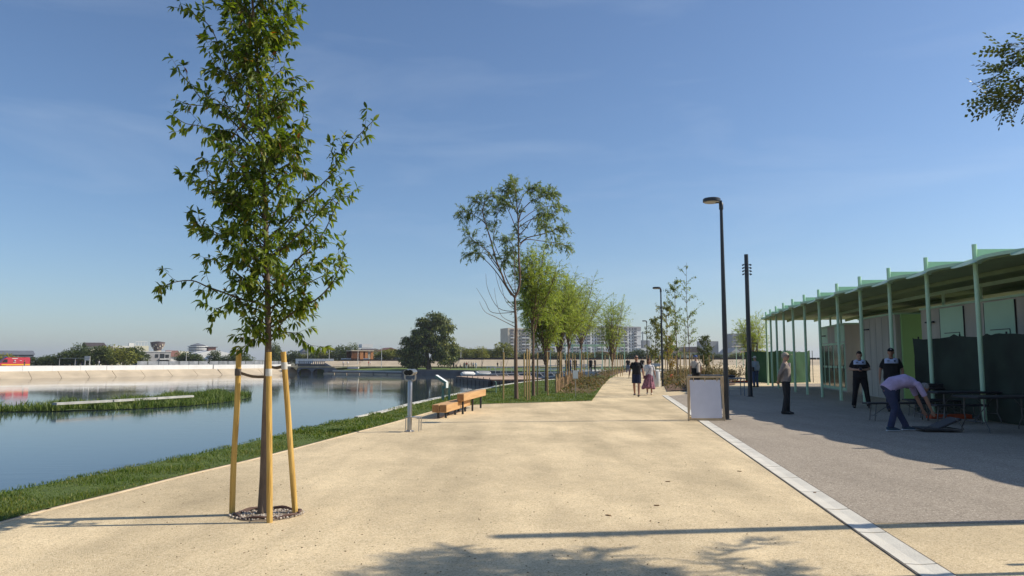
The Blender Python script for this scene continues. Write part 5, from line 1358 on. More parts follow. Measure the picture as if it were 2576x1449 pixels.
for k in range(18):
    a = 2 * math.pi * k / 18; z = H * (.74 + .07 * (k % 3)); r_ = 1.75 + (z / H - .70) / .26 * 1.3
    MB().box((math.cos(a) * r_, math.sin(a) * r_, z), (.5, .5, .7), a).build('brick_panel', M_BEIGEB, wt)
rt = thing('round_tower_block', 'distant white round apartment tower with balcony rings', 'building', (xw(488, 640), 650, -.45)); H = zz(870, 640) + .45
MB().lathe([(7.4, 0), (7.4, H)], (0, 0, 0), 24).build('wall', M_GREYFACADE, rt); MB().lathe([(6, H), (6.5, H + .6), (1, H + 2.4)], (0, 0, 0), 24).build('roof', M_DGREY, rt)
for k in range(7): MB().lathe([(8.4, H - 1 - k * 2.1), (8.4, H - .1 - k * 2.1)], (0, 0, 0), 24).build('balcony', M_WHITEB, rt)
t, W, H = block('warehouse', 'big blank pale warehouse with a low dark roof turret', 500, 586, 889, 330, 16, M_WHITEB)
gable(t, W, H, 16, zz(880, 330) - zz(889, 330), M_WHITEB, .0, 'y'); MB().box((W * .47, 4, H + 2.0), (W * .22, 3, 1.6)).build('turret', M_ROOFR, t); MB().box((W * .47, 4, H + 2.9), (W * .3, 4, .3)).build('turret_roof', M_ROOFD, t)
t, W, H = block('white_sheds', 'white peaked sheds beyond the parapet left of the stakes', 528, 552, 905, 225, 6, M_WHITEB); gable(t, W, H, 6, 1.3, M_WHITEB, .1, 'y')
t, W, H = block('white_shed', 'lower white shed beside the peaked sheds', 556, 590, 907, 226, 6, M_WHITEB); gable(t, W, H, 6, 1.2, M_WHITEB, .1, 'y')
t, W, H = block('glass_gable_house', 'blue glass gable among the trees right of the young tree', 762, 790, 885, 300, 8, M_GREYFACADE); gable(t, W, H, 8, zz(873, 300) - zz(885, 300), M_GREYFACADE, .2, 'y')
t, W, H = block('distant_office', 'distant pale blue office block with a flat stepped top', 903, 948, 876, 560, 14, M_GREYFACADE)
MB().box((W * .5, 5, H + 1.8), (W * .62, 10, 2.6)).build('penthouse', M_WHITEB, t)
for k in range(4): MB().box((W * .5, -.1, H - .5 - k * 1.7), (W * .98, .15, .6)).build('window_band', M_WHITEB, t)
t, W, H = block('hip_roof_house', 'house with brown hipped roof behind the rust pavilion', 920, 956, 886, 300, 9, M_BEIGEB); gable(t, W, H, 9, zz(877, 300) - zz(886, 300), M_ROOFD)
t, W, H = block('gabled_house', 'cream gabled house with red roof left of the old willow', 960, 1008, 884, 290, 9, M_CREAM); gable(t, W, H, 9, zz(874, 290) - zz(884, 290), M_ROOFR, .5, 'y'); winrow(t, 3, -.04, H + .2, 1, 1, .8, .8)
t, W, H = block('flat_roof_hall', 'low dark flat roofed hall above the hedge right of the old willow', 1196, 1256, 881, 420, 12, M_DGREY, .6); MB().box((W / 2, 6, H + .5), (W * 1.05, 13, .5)).build('roof', M_DGREY, t); winrow(t, 2, -.05, H - 1.2, 4, 2.9, 1.5, 1.2)
# cranes
def crane(lab, u, d, vt, va, ua, ub):
    t = thing('tower_crane', lab, 'crane', (xw(u, d), d, 0)); H = zz(vt, d)
    MB().box((0, 0, H / 2), (1.2, 1.2, H)).build('mast', M_GREYB, t); a = A(ua, va, d) - Vector((xw(u, d), d, 0)); b = A(ub, va + (2 if ua < u - 20 else 0), d) - Vector((xw(u, d), d, 0)); MB().bar(a, b, 1.0, 1.0).build('jib', M_GREYB, t)
crane('pale tower crane right of the apartment block', 1616, 900, 834, 838, 1604, 1626)
crane('distant crane jib just right of the old willow', 1124, 700, 884, 884, 1124, 1172)
# the long apartment block
D = 700.0; ap = thing('apartment_block', 'long ten storey apartment block with stacked balconies behind the willows', 'building', (xw(1278, D), D, 0), R(24))
M_APW = mat('apartment white', (.62, .62, .61), .8, .05, .2); M_APD = mat('apartment recess shade', (.09, .09, .10), .8, .1, .3); M_APG = mat('apartment grey', (.30, .29, .29), .8, .05, .3)
X = lambda u: (xw(u, D) - xw(1278, D)) / (math.cos(R(24)) - math.sin(R(24)) * (u - 1288) / FPX)
Hh, Hl = zz(815, D), zz(825, D)
MB().box((X(1315), 9, Hl / 2), (X(1352), 18, Hl)).build('left_wing', M_BEIGEB, ap)
MB().box(((X(1352) + X(1612)) / 2, 10, Hh / 2), (X(1612) - X(1352) - .2, 20, Hh)).build('main_wing', M_APW, ap)
MB().box(((X(1352) + X(1612)) / 2, -.12, Hh - 1.9), (X(1612) - X(1352), .4, 3.8)).build('top_storey', M_APG, ap)
fl = 3.05; nf = 11
win = MB().box((0, 0, 0), (1.3, .3, 2.0)).mesh('window', M_GLASSD); rec = MB().box((0, 0, 0), (3.4, .3, 2.2)).mesh('window', M_APD); bal = MB().box((0, -.6, 0), (3.9, 1.4, 1.0)).mesh('balcony', M_APG); bal2 = MB().box((0, -.6, 0), (3.9, 1.4, .9)).mesh('balcony', M_APW)  # wide dark panels carry the balcony recess shade in their colour
cols = []
x = X(1288)
pat = [('b', 5.2), ('w', 3.0), ('w', 3.6), ('b', 4.6), ('b', 4.6), ('w', 3.2), ('w', 3.4)]
k = 0
while x < X(1608):
    ty, dx = pat[k % len(pat)]; cols.append((x, ty)); x += dx; k += 1
for (x, ty) in cols:
    hmax = Hl if x < X(1350) else Hh
    for f in range(nf):
        z = hmax - 2.2 - f * fl
        if z < 2: continue
        if ty == 'w':
            if f % 3 == 2 and k % 2: pass
            o = bpy.data.objects.new('window', win); link(o, ap); o.location = (x, -.06 if f else -.3, z)
        else:
            o = bpy.data.objects.new('window', rec); link(o, ap); o.location = (x, -.06 if f else -.3, z)  # flat dark panel standing for the shaded recess behind a balcony
            if f: o = bpy.data.objects.new('balcony', bal if f % 2 else bal2); link(o, ap); o.location = (x, -.15, z - .9)
for u in (1352, 1485, 1560): MB().box((X(u), -.3, Hh / 2), (.8, .6, Hh - .5)).build('pier', M_APW, ap)
for f in (3, 6, 9): MB().box(((X(1352) + X(1612)) / 2, -.14, Hh - .5 - f * fl), (X(1612) - X(1352), .3, .4)).build('cornice', M_APG, ap)
# distant towers to the right
t, W, H = block('dark_tower', 'distant slim blue grey tower under the pale crane', 1612, 1634, 856, 900, 10, M_GREYFACADE, 0)
t, W, H = block('grey_depot', 'pale grey flat block right of the apartment house', 1611, 1684, 876, 560, 10, M_WHITEB, 0); winrow(t, 2, -.1, H - 2, 6, 3.2, 1.5, 1.2)
t, W, H = block('office_tower', 'distant blue grey office tower with roof antennas', 1842, 1894, 839, 850, 18, M_GREYFACADE, 0)
for k in range(8): MB().box((W / 2, -.1, H - 3 - k * 3.2), (W * .9, .2, 1.1)).build('window_band', M_GLASSD, t)
for x in (.1, .4, .72): MB().box((W * x, 5, H + 2), (.4, .4, 4 + (8 if x > .7 else 0))).build('antenna', M_GREYB, t)
t, W, H = block('round_silo', 'distant low blue grey block left of the office tower', 1772, 1806, 858, 850, 16, M_GREYFACADE, 0)
t, W, H = block('brown_gable_house', 'cream house with steep dark brown gabled roof behind the saplings', 1722, 1772, 886, 290, 9, M_CREAM, 1.0); gable(t, W, H, 9, zz(872, 290) - zz(886, 290), M_ROOFD, .7, 'y'); winrow(t, W * .42, -.04, H + .7, 2, .9, .45, .6); winrow(t, 1.3, -.04, H - .9, 3, 2.3, .7, .8)
t, W, H = block('long_roof_house', 'dark roofed wing left of the cream gabled house', 1692, 1722, 888, 292, 9, M_BEIGEB, 1.0); gable(t, W, H, 9, zz(873, 290) - zz(888, 290), M_ROOFD)
t, W, H = block('white_gable_house', 'small white gabled house right of the dark green sapling', 1836, 1862, 888, 300, 8, M_WHITEB, 1.0); gable(t, W, H, 8, 2.0, M_GREYB, .2, 'y')
t, W, H = block('orange_roof_house', 'low house with orange red roof under the office tower', 1862, 1905, 893, 310, 8, M_WHITEB, 1.0); gable(t, W, H, 8, 1.6, M_ROOFR)
t, W, H = block('red_roof_shed', 'long shed with pink red roof before the apartment block', 1460, 1580, 903, 300, 8, M_BEIGEB, .8); gable(t, W, H, 8, 1.2, M_ROOFR)
t, W, H = block('pitched_hall', 'low grey pitched hall behind the willow row', 1488, 1556, 893, 330, 8, M_GREYB, .8); gable(t, W, H, 8, zz(884, 330) - zz(893, 330), M_ROOFR, .3, 'y')
# light poles across the water
for i, (u, vb, vt, d, dark, lab) in enumerate(((776, 912, 885, 216, 0, 'pale pole left of the stone bridge'), (830, 908, 874, 216, 0, 'pale tall pole standing at the stone bridge'), (961, 925, 872, 196, 0, 'pale lamp pole between bridge and old willow'), (902, 917, 863, 212, 0, 'white mast at the left end of the rust pavilion'), (1213, 928, 877, 190, 1, 'dark thin pole on the peninsula lawn right of the willow'), (1266, 912, 876, 216, 0, 'pale thin pole before the rounded yellow tree'), (1160, 904, 880, 216, 0, 'short pale pole behind the embankment hedge'),
                                          (1926, 927, 852, 150, 1, 'dark street pole standing beyond the planted bed'), (1941, 926, 863, 155, 1, 'thin lamp pole with short arm beyond the planted bed'), (472, 914, 888, 198, 0, 'slim pale pole on the parapet road'), (718, 913, 890, 214, 0, 'slim pole just right of the young tree'))):
    z0 = zz(vb, d); t = thing('light_pole', lab, 'pole', (xw(u, d), d, z0), 0, 'thin poles across the water'); H = zz(vt, d) - z0
    if i in (7, 8): t.location = (xw(u - 38, 66), 66, 0); H = zz(vt, 66)
    MB().tube([(0, 0, 0), (0, 0, H)], [.09 if d > 100 and i not in (7, 8) else .045, .05], 8).build('pole', M_POLE if dark else M_BIN, t)
    MB().box((-.25, 0, H), (.5, .12, .08)).build('head', M_POLE if dark else M_BIN, t)
# two dark off road cars parked beyond the pavilion
M_CARB = mat('dark blue car paint', (.02, .026, .035), .3, .1, spec=.6)
for i, u in enumerate((957, 1000)):
    d = 221; t = thing('parked_car', ('left' if i == 0 else 'right') + ' dark boxy off road car parked right of the rust pavilion', 'car', (xw(u, d), d, zz(911, d) - .4), 0, 'cars parked beyond the pavilion')
    mb = MB(); mb.box((0, .0, .75), (1.75, 4.0, .6)); mb.build('body', M_CARB, t, bevel=.08)
    mb = MB(); mb.prism([(-.75, -1.6), (.75, -1.6), (.75, 1.2), (-.75, 1.2)], 1.06, 1.75); mb.build('cabin', M_CARB, t, bevel=.08)
    mb = MB(); mb.box((0, -1.62, 1.4), (1.2, .03, .42)); mb.build('rear_window', M_GLASSD, t)
    for s in (-1, 1):
        for y in (-1.25, 1.25): mb = MB(); mb.tube([(s * .72, y, .36), (s * .92, y, .36)], .36, 14); mb.build('wheel', M_BLACK, t)
        mb = MB(); mb.box((s * .68, -2.01, .85), (.18, .04, .25)); mb.build('tail_light', M_WHITEB, t)
    mb = MB(); mb.box((0, -2.05, 1.0), (.62, .14, .5)); mb.build('spare_panel', M_WHITEB, t, bevel=.03)
# red fire service van on the parapet road
M_VANR = mat('red van paint', (.55, .045, .07), .35, .06, spec=.5); M_VANY = mat('amber stripe', (.85, .48, .03), .5, .03)
d = 157; vn = thing('fire_van', 'red high roof fire service van with amber stripe behind the parapet', 'van', (xw(38, d), d, -.45), R(50))
L = 6.1; s_ = (lambda u: u)
pr = [(-2.95, .35), (-2.95, 1.05), (-2.35, 1.28), (-1.75, 2.15), (-1.3, 2.42), (2.75, 2.45), (2.95, 2.2), (2.95, .35)]
mb = MB(); mb.extr(pr, lambda p: Vector((p[0], -.95, p[1])), lambda p: Vector((p[0], .95, p[1]))); mb.build('body', M_VANR, vn, bevel=.03)
mb = MB(); mb.box((.35, -.955, .92), (5.2, .02, .26)); mb.build('stripe', M_VANY, vn); mb = MB(); mb.extr([(-2.25, 1.36), (-1.72, 2.06), (-1.2, 2.06), (-1.2, 1.36)], lambda p: Vector((p[0], -.965, p[1])), lambda p: Vector((p[0], -.95, p[1]))); mb.build('window', M_GLASSD, vn)
mb = MB(); mb.box((0.1, -.962, 2.22), (1.0, .012, .13)); mb.build('lettering', M_WHITEB, vn); mb = MB(); mb.lathe([(.01, 0), (.16, .1), (.18, .3), (.01, .36)], (.1, -.965, 1.55), 8); mb.build('emblem', M_WHITEB, vn); mb = MB(); mb.box((.1, -.962, 1.42), (.5, .012, .08)); mb.build('lettering', M_WHITEB, vn); mb = MB(); mb.box((1.2, -.962, 1.78), (.4, .012, .08)); mb.build('lettering', M_WHITEB, vn)
mb = MB(); mb.box((-2.2, 0, .55), (1.6, 1.92, .42)); mb.build('bumper', M_BLACK, vn, bevel=.03)
for x in (-2.0, 1.7):
    for y in (-.98, .78):
        mb = MB(); mb.tube([(x, y, .36), (x, y + .2, .36)], .36, 16); wv = mb.build('wheel', M_BLACK, vn)
mb = MB(); mb.box((-1.4, 0, 2.52), (.5, 1.2, .14)); mb.build('light_bar', mat('blue beacon', (.02, .05, .35), .3, .05), vn)
# goal frame / notice board behind the parapet
t = thing('notice_board', 'white board on two legs standing behind the parapet', 'board', (xw(225, 174), 174, -.45)); 
for x in (-.55, .55): MB().box((x, 0, 1.2), (.12, .12, 2.4)).build('leg', M_WHITEB, t)
MB().box((0, -.08, 2.3), (1.3, .08, 1.0)).build('board', M_WHITEB, t)
t = thing('goal_frame', 'thin grey metal frame before the dark trees', 'frame', (xw(155, 170), 170, -.45))
for x in (0, 3.6, 6.9): MB().box((x, 0, 1.15), (.1, .1, 2.3)).build('upright', M_GREYB, t)
MB().box((3.45, 0, 2.3), (7.0, .1, .1)).build('crossbar', M_GREYB, t)

# ---- floating jetty with black floats, gangway on trusses, boats
M_FLOAT = mat('black plastic float', (.02, .022, .028), .6, .2, 1); M_DECK = mat('brown deck boards', (.50, .35, .24), .8, .1, .6); M_ALU = mat('pale aluminium', (.52, .53, .53), .45, .06, 1)
Z1 = WZ + .95
c = [G(1148, 946.5, Z1), G(1237, 954.5, Z1), G(1368, 953.5, Z1), G(1330, 944.8, Z1)]
jt = thing('floating_jetty', 'brown decked floating jetty on black plastic floats', 'jetty')
a0, a1, a2, a3 = c
mb = MB(); mb.prism([P2(v) for v in c], Z1 - .08, Z1); mb.build('deck', M_DECK, jt)
mb = MB(); mb.prism([P2(v) for v in c], Z1 - .2, Z1 - .083); mb.build('fascia', M_BRICKD, jt)
def floats(p, q, n):
    t = (q - p) / n; dr = t.normalized(); nn = Vector((dr.y, -dr.x, 0))
    for k in range(n):
        m_ = p + t * (k + .5); m_ = Vector((m_.x, m_.y, WZ + .33)) - nn * -.25
        b = MB(); b.bar(m_ - t * .43, m_ + t * .43, .5, .84); b.build('float', M_FLOAT, jt, bevel=.04)
floats(a0, a1, 9); floats(a1, a2, 8)
mid = (a0 + a1 + a2 + a3) / 4; mb = MB(); mb.prism([P2(v * .93 + mid * .07) for v in c], WZ - .1, Z1 - .21); mb.build('core', M_FLOAT, jt)
for f in (.15, .35, .5, .65, .8, .95):
    p = a0.lerp(a1, f); mb = MB(); mb.box((p.x, p.y, Z1 + .12), (.1, .1, .24)); mb.build('cleat', M_POLE, jt)
def gangway(lab, p, q, wd=1.6):
    t = thing('gangway', lab, 'gangway'); dr = (q - p).normalized(); nn = Vector((dr.y, -dr.x, 0)).normalized()
    MB().bar(p, q, wd, .16).build('deck', M_ALU, t)
    L = (q - p).length; n = max(4, int(L / 2.2))
    for s in (-1, 1):
        o = nn * (s * (wd / 2))
        MB().bar(p + o + Vector((0, 0, 1.1)), q + o + Vector((0, 0, 1.1)), .09, .09).build('handrail', M_ALU, t); MB().bar(p + o + Vector((0, 0, .6)), q + o + Vector((0, 0, .6)), .05, .05).build('mid_rail', M_ALU, t)
        for k in range(n + 1):
            b = p.lerp(q, k / n) + o; MB().bar(b, b + Vector((0, 0, 1.1)), .08, .08, (1, 0, 0)).build('baluster', M_ALU, t)
    MB().bar(p + Vector((0, 0, -.95)) - nn * wd / 2, q + Vector((0, 0, -.95)) - nn * wd / 2, .1, .1).build('lower_chord', M_ALU, t)
    for k in range(n):
        a_, b_ = p.lerp(q, k / n), p.lerp(q, (k + 1) / n); m_ = a_.lerp(b_, .5) + Vector((0, 0, -.9))
        mb = MB(); mb.bar(a_ - nn * wd / 2, m_ - nn * wd / 2, .08, .08); mb.bar(m_ - nn * wd / 2, b_ - nn * wd / 2, .08, .08); mb.build('truss', M_ALU, t)
gangway('long pale gangway with railings rising from jetty to shore', A(1362, 950, 112), A(1500, 938, 100), 1.8)
gangway('second railed gangway running behind the jetty', A(1240, 941, 128), A(1470, 934, 118), 1.6)
for i, (ua, ub, v, hgt, m_, lab) in enumerate(((1160, 1194, 946, .75, M_WHITEB, 'white upturned boat lying on the left of the jetty'), (1197, 1234, 944, .8, M_GREYFACADE, 'blue and white boat lying in the middle of the jetty'))):
    a_, b_ = G(ua, v, Z1), G(ub, v - .5, Z1); d = (b_ - a_); t = thing('small_boat', lab, 'boat', a_ + Vector((0, 1.2, 0)), math.atan2(d.y, d.x), 'boats lying on the jetty'); L = d.length
    st = []
    P = [Vector((L * f, 0, .1)) for f in (0, .1, .5, .85, 1)]
    MB().tube([p + Vector((0, 0, hgt * .3)) for p in P], [(.45, hgt * .4), (.65, hgt * .5), (.7, hgt * .52), (.5, hgt * .45), (.12, hgt * .2)], 14, side=(0, 1, 0)).build('hull', M_WHITEB, t, True)
    MB().tube([p + Vector((0, 0, hgt * .42)) for p in P[1:4]], [(.62, hgt * .45), (.68, hgt * .47), (.5, hgt * .4)], 14, side=(0, 1, 0)).build('cover', m_, t, True)
# ---- mint pergola on the quay beyond the jetty, with its terrace
D = 101; pg = thing('mint_pergola', 'distant mint pergola with a slatted roof standing on the quay', 'pergola', (xw(1384, D), D, 0)); W = xw(1570, D) - xw(1384, D)
zt = zz(868, D)
for k in range(11):
    x = W * k / 10
    MB().box((x, 0, zt / 2), (.1, .1, zt)).build('post', M_MINT, pg); MB().box((x, 2.0, zt - .1), (.10, 4.6, .12)).build('slat', M_MINTL, pg)
for k in range(22): MB().box((W * (k + .5) / 22, 2.0, zt + .04), (W / 34, 4.6, .03), 0, Matrix.Rotation(.5, 3, 'Y')).build('slat', M_WHITEB, pg)
MB().box((W / 2, -.1, zt - .02), (W, .08, .2)).build('beam', M_MINT, pg); MB().box((W / 2, 4.2, zt - .02), (W, .08, .2)).build('beam', M_MINT, pg)
MB().box((W * .82, 2, zt + .12), (W * .34, 5, .06)).build('canopy_sheet', M_MINT, pg)
ter = MB(); ter.prism([(9, 96.5), (24, 96.5), (26, 112), (8, 112)], -3, .02); tag(ter.build('quay_terrace', M_CONC), kind='structure')
for i, (ua, ub, v, d, lab) in enumerate(((1224, 1246, 925.5, 190, 'long white picnic table among the people on the lawn'), (1290, 1350, 926, 190, 'long white bench wall on the peninsula lawn'))):
    z0 = zz(928, d); t = thing('white_bench', lab, 'bench', (xw(ua, d), d, z0)); W = xw(ub, d) - xw(ua, d)
    MB().box((W / 2, 0, .62), (W, .8, .14)).build('seat', M_WHITEB, t)
    for x in (.2, W / 2, W - .2): MB().box((x, 0, .25), (.2, .7, .6)).build('leg', M_WHITEB, t)
for i, (ua, ub, v) in enumerate(((876, 901, 918), (890, 916, 921.5), (930, 950, 917))):
    d = 205; o = MB().box((0, 0, .2), (xw(ub, d) - xw(ua, d), .9, .5)).build('lawn_slab', M_CONC, None, bevel=.03, loc=Vector((xw((ua + ub) / 2, d), d - 6 * (i == 1), -.85))); tag(o, ['left long pale slab seat on the peninsula lawn', 'middle pale slab seat nearest the stepped quay', 'right pale slab seat below the pavilion'][i], 'seat')
# far mint frame beside the office tower
D = 140; mf = thing('mint_shelter', 'far slender mint shelter with a white roof before the office tower', 'shelter', (xw(1850, D), D, 0)); W = xw(1898, D) - xw(1850, D)
for x in (0, W * .35, W * .7, W): MB().box((x, 0, zz(871, D) / 2), (.1, .1, zz(871, D))).build('post', M_MINTL, mf)
MB().box((W / 2, 1, zz(871, D)), (W * 1.1, 2.5, .15)).build('roof', M_WHITEB, mf)

# the air over the city: thin even haze round everything, the sky outside it
hz = MB().box((0, 3150, 36), (10400, 7900, 80.4)); hm = bpy.data.materials.new('haze air'); hm.use_nodes = True
_n = hm.node_tree; _n.nodes.clear(); _o = _n.nodes.new('ShaderNodeOutputMaterial'); _v = _n.nodes.new('ShaderNodeVolumePrincipled')
_v.inputs['Color'].default_value = (.86, .91, .97, 1); _v.inputs['Density'].default_value = .00020; _v.inputs['Anisotropy'].default_value = .2
_n.links.new(_v.outputs['Volume'], _o.inputs['Volume'])
tag(hz.build('haze', hm), 'thin pale haze in the air over the lake and city', 'haze', kind='stuff')

# ============================================================ people
SKIN = mat('skin', (.46, .27, .19), .6, .08, 10); SKIN2 = mat('tanned skin', (.36, .19, .125), .6, .08, 10)
HAIRD = mat('dark hair', (.02, .015, .012), .7, .3, 30); HAIRB = mat('brown hair', (.09, .035, .02), .7, .3, 30); HAIRG = mat('grey hair', (.25, .24, .23), .8, .3, 30)
CL = {}
def cloth(name, col): return mat('cloth ' + name, col, .9, .14, 9, .25, 25)
def remesh(name, mb, voxel, m, parent, smooth_it=4):
    me = mb.mesh(name + '_src'); ob = bpy.data.objects.new('tmp', me); COL.objects.link(ob)
    md = ob.modifiers.new('r', 'REMESH'); md.mode = 'VOXEL'; md.voxel_size = voxel
    sm = ob.modifiers.new('s', 'SMOOTH'); sm.iterations = smooth_it; sm.factor = .5
    dg = bpy.context.evaluated_depsgraph_get(); dg.update()
    new = bpy.data.meshes.new_from_object(ob.evaluated_get(dg)); new.name = name
    bpy.data.objects.remove(ob); bpy.data.meshes.remove(me)
    new.polygons.foreach_set('use_smooth', [True] * len(new.polygons))
    new.materials.clear(); new.materials.append(m)
    return mobj(name, new, None, parent)
BASE = dict(pelvis=(0, 0, .95), waist=(0, .005, 1.07), chest=(0, 0, 1.28), neck=(0, .015, 1.475), head=(0, -.01, 1.615),
            shL=(.180, .01, 1.385), elL=(.235, .03, 1.12), wrL=(.235, -.04, .875), shR=(-.180, .01, 1.385), elR=(-.235, .03, 1.12), wrR=(-.235, -.04, .875),
            hiL=(.09, 0, .91), knL=(.10, -.015, .50), anL=(.105, .03, .085), hiR=(-.09, 0, .91), knR=(-.10, -.015, .50), anR=(-.105, .03, .085))
def person(label, loc, rz, H=1.75, pose=None, top=None, sleeve=.55, bottom=None, leg='long', shoes=None, hair=None, cap=None, skin=None, vox=.012, girth=1.0, gaze=(0, -1, 0), handdir=None, group=None, yoke=None, shirt_len=.0, bald=False, feet=None):
    J = {k: Vector(v) for k, v in BASE.items()}
    for k, v in (pose or {}).items(): J[k] = Vector(v)
    t = thing('person', label, 'person', loc, rz, group); S = H / 1.75; t.scale = (S, S, S)
    g = girth; skin = skin or SKIN; side = (J['shL'] - J['shR']).normalized()
    P, W, C, N = J['pelvis'], J['waist'], J['chest'], J['neck']
    gz = Vector(gaze).normalized()
    torso = lambda m, e: m.tube([P - (W - P) * .35, P, W, C, C.lerp(N, .55), C.lerp(N, .86), N], [(.135 * g + e, .09 * g + e), (.165 * g + e, .115 * g + e), (.15 * g + e, .11 * g + e), (.178 * g + e, .118 * g + e), (.158 + e, .10 + e), (.085 + e, .068 + e), (.055 + e, .055 + e)], 16, side=side)
    b = MB(); torso(b, 0)
    Hd = J['head']; up = (Hd - N).normalized(); hs = gz.cross(up).normalized(); up2 = hs.cross(gz).normalized()
    rot = Matrix((hs, -gz, up2)).transposed()
    b.tube([N - up * .04, N.lerp(Hd, .6)], [.058, .052], 10)
    b.ball(Hd, (.074, .092, .112), 14, 10, rot); b.ball(Hd + gz * .03 - up2 * .055, (.052, .06, .062), 10, 8, rot)
    b.tube([Hd + gz * .085 + up2 * .02, Hd + gz * .108 - up2 * .025, Hd + gz * .09 - up2 * .035], [.010, .015, .012], 6)
    for s in (-1, 1): b.ball(Hd + hs * (.076 * s) - up2 * .01, (.012, .022, .032), 8, 6, rot)
    for sd in 'LR':
        a, e, w_ = J['sh' + sd], J['el' + sd], J['wr' + sd]
        b.tube([C.lerp(N, .42), a, a.lerp(e, .5), e, e.lerp(w_, .35), w_], [.06, .056 * g ** .5, .048 * g ** .5, .039, .040, .026], 10)
        hd = Vector(handdir[sd]).normalized() if handdir else ((w_ - e).normalized() * .8 + Vector((0, 0, -.35))).normalized()
        acr = hd.cross(side); acr = acr.normalized() if acr.length > .2 else Vector((0, -1, 0))
        palm = w_ + hd * .055
        b.tube([w_, palm, palm + hd * .035], [(.026, .018), (.040, .017), (.038, .014)], 10, side=acr)
        for k in range(4):
            o = palm + hd * .03 + acr * (-.030 + .020 * k); ln = (.066, .078, .074, .058)[k]; crl = side.cross(acr) * 0 + (side * (-.35 if sd == 'L' else .35))
            b.tube([o, o + hd * ln * .5, o + hd * ln * .85 + crl * ln * .45], [.0088, .0082, .0068], 6)
        th = palm - hd * .02 - acr * .03; b.tube([th, th - acr * .022 + hd * .028, th - acr * .026 + hd * .055], [.011, .010, .008], 6)
        h, k_, an = J['hi' + sd], J['kn' + sd], J['an' + sd]
        b.tube([P.lerp(h, .6), h, h.lerp(k_, .45), k_, k_.lerp(an, .35), an], [.085 * g, .088 * g, .074 * g ** .5, .054, .056, .036], 10)
        fd = Vector((0, -1, 0)) if not feet else Vector(feet[sd]).normalized()
        b.tube([an + Vector((0, 0, 0)) - fd * .04, an + fd * .06 - Vector((0, 0, .03)), an + fd * .15 - Vector((0, 0, .05))], [.04, .038, .026], 8)
    remesh('body', b, vox, skin, t, 3)
    ey = MB()
    for s in (-1, 1): ey.ball(Hd + gz * .083 + hs * (.032 * s) + up2 * .018, (.013, .008, .008), 6, 5, rot)
    ey.build('eyes', HAIRD, t)
    if top:
        m = MB(); torso_pts = [P - (W - P) * (.25 + shirt_len), P, W, C, C.lerp(N, .55), C.lerp(N, .84)]
        m.tube(torso_pts, [(.165 * g + .02, .115 * g + .022), (.168 * g + .018, .118 * g + .02), (.158 * g + .018, .118 * g + .018), (.182 * g + .012, .122 * g + .012), (.155 + .010, .103 + .010), (.078 + .010, .070 + .010)], 18, side=side)
        for sd in 'LR':
            a, e, w_ = J['sh' + sd], J['el' + sd], J['wr' + sd]; pts = [C.lerp(N, .42), a]; rr = [.060, .064 * g ** .5]
            if sleeve <= 1: pts += [a.lerp(e, sleeve * .5), a.lerp(e, sleeve)]; rr += [.060 * g ** .5, .058]
            else: pts += [a.lerp(e, .5), e, e.lerp(w_, .5), e.lerp(w_, .93)]; rr += [.062, .054, .052, .044]
            m.tube(pts, rr, 12)
        sh = remesh('shirt', m, vox, top, t, 3)
        if yoke:                                     # pale chest panel laid over the front of the shirt
            y = MB(); cc = C + gz * 0; cols = 9; rows = 5; ids = []
            for r_ in range(rows):
                zf = r_ / (rows - 1); row = []
                for c_ in range(cols):
                    a = -1 + 2 * c_ / (cols - 1); z = C.z + .035 + .145 * zf
                    halfw = .172 if zf < .75 else .172 - .05 * (zf - .75) / .25
                    x = a * halfw; yy = -math.sqrt(max(0, 1 - (x / .20) ** 2)) * (.143 * g - .045 * zf)
                    if zf == 1 and abs(a) < .45: z -= .045 * (1 - (a / .45) ** 2)
                    row.append((x + C.x, yy + C.y - .008, z))
                ids.append(y.pts(row))
            for r_ in range(rows - 1):
                for c_ in range(cols - 1): y.face((ids[r_] + c_, ids[r_] + c_ + 1, ids[r_ + 1] + c_ + 1, ids[r_ + 1] + c_))
            yo = y.build('chest_panel', yoke, t, True); md = yo.modifiers.new('t', 'SOLIDIFY'); md.thickness = .012; md.offset = 1
            for x, wd, hh in ((-.075, .06, .022), (.08, .045, .05)):
                MB().box((x + C.x, C.y - .150 * g + .01, C.z + .10), (wd, .012, hh)).build('emblem', YINK, t)
    if bottom:
        m = MB(); m.tube([P - (W - P) * .45, P - (W - P) * .1, P.lerp(W, .55)], [(.15 * g + .012, .105 * g + .014), (.168 * g + .012, .118 * g + .014), (.158 * g + .01, .112 * g + .012)], 16, side=side)
        for sd in 'LR':
            h, k_, an = J['hi' + sd], J['kn' + sd], J['an' + sd]
            if leg == 'short': m.tube([P.lerp(h, .7), h, h.lerp(k_, .5), h.lerp(k_, .86)], [.095 * g, .104 * g, .098 * g, .098 * g], 12)
            else: m.tube([P.lerp(h, .7), h, h.lerp(k_, .5), k_, k_.lerp(an, .5), k_.lerp(an, 1.02)], [.095 * g, .103 * g, .090 * g, .076, .070, .068], 12)
        remesh('trousers' if leg != 'short' else 'shorts', m, vox, bottom, t, 3)
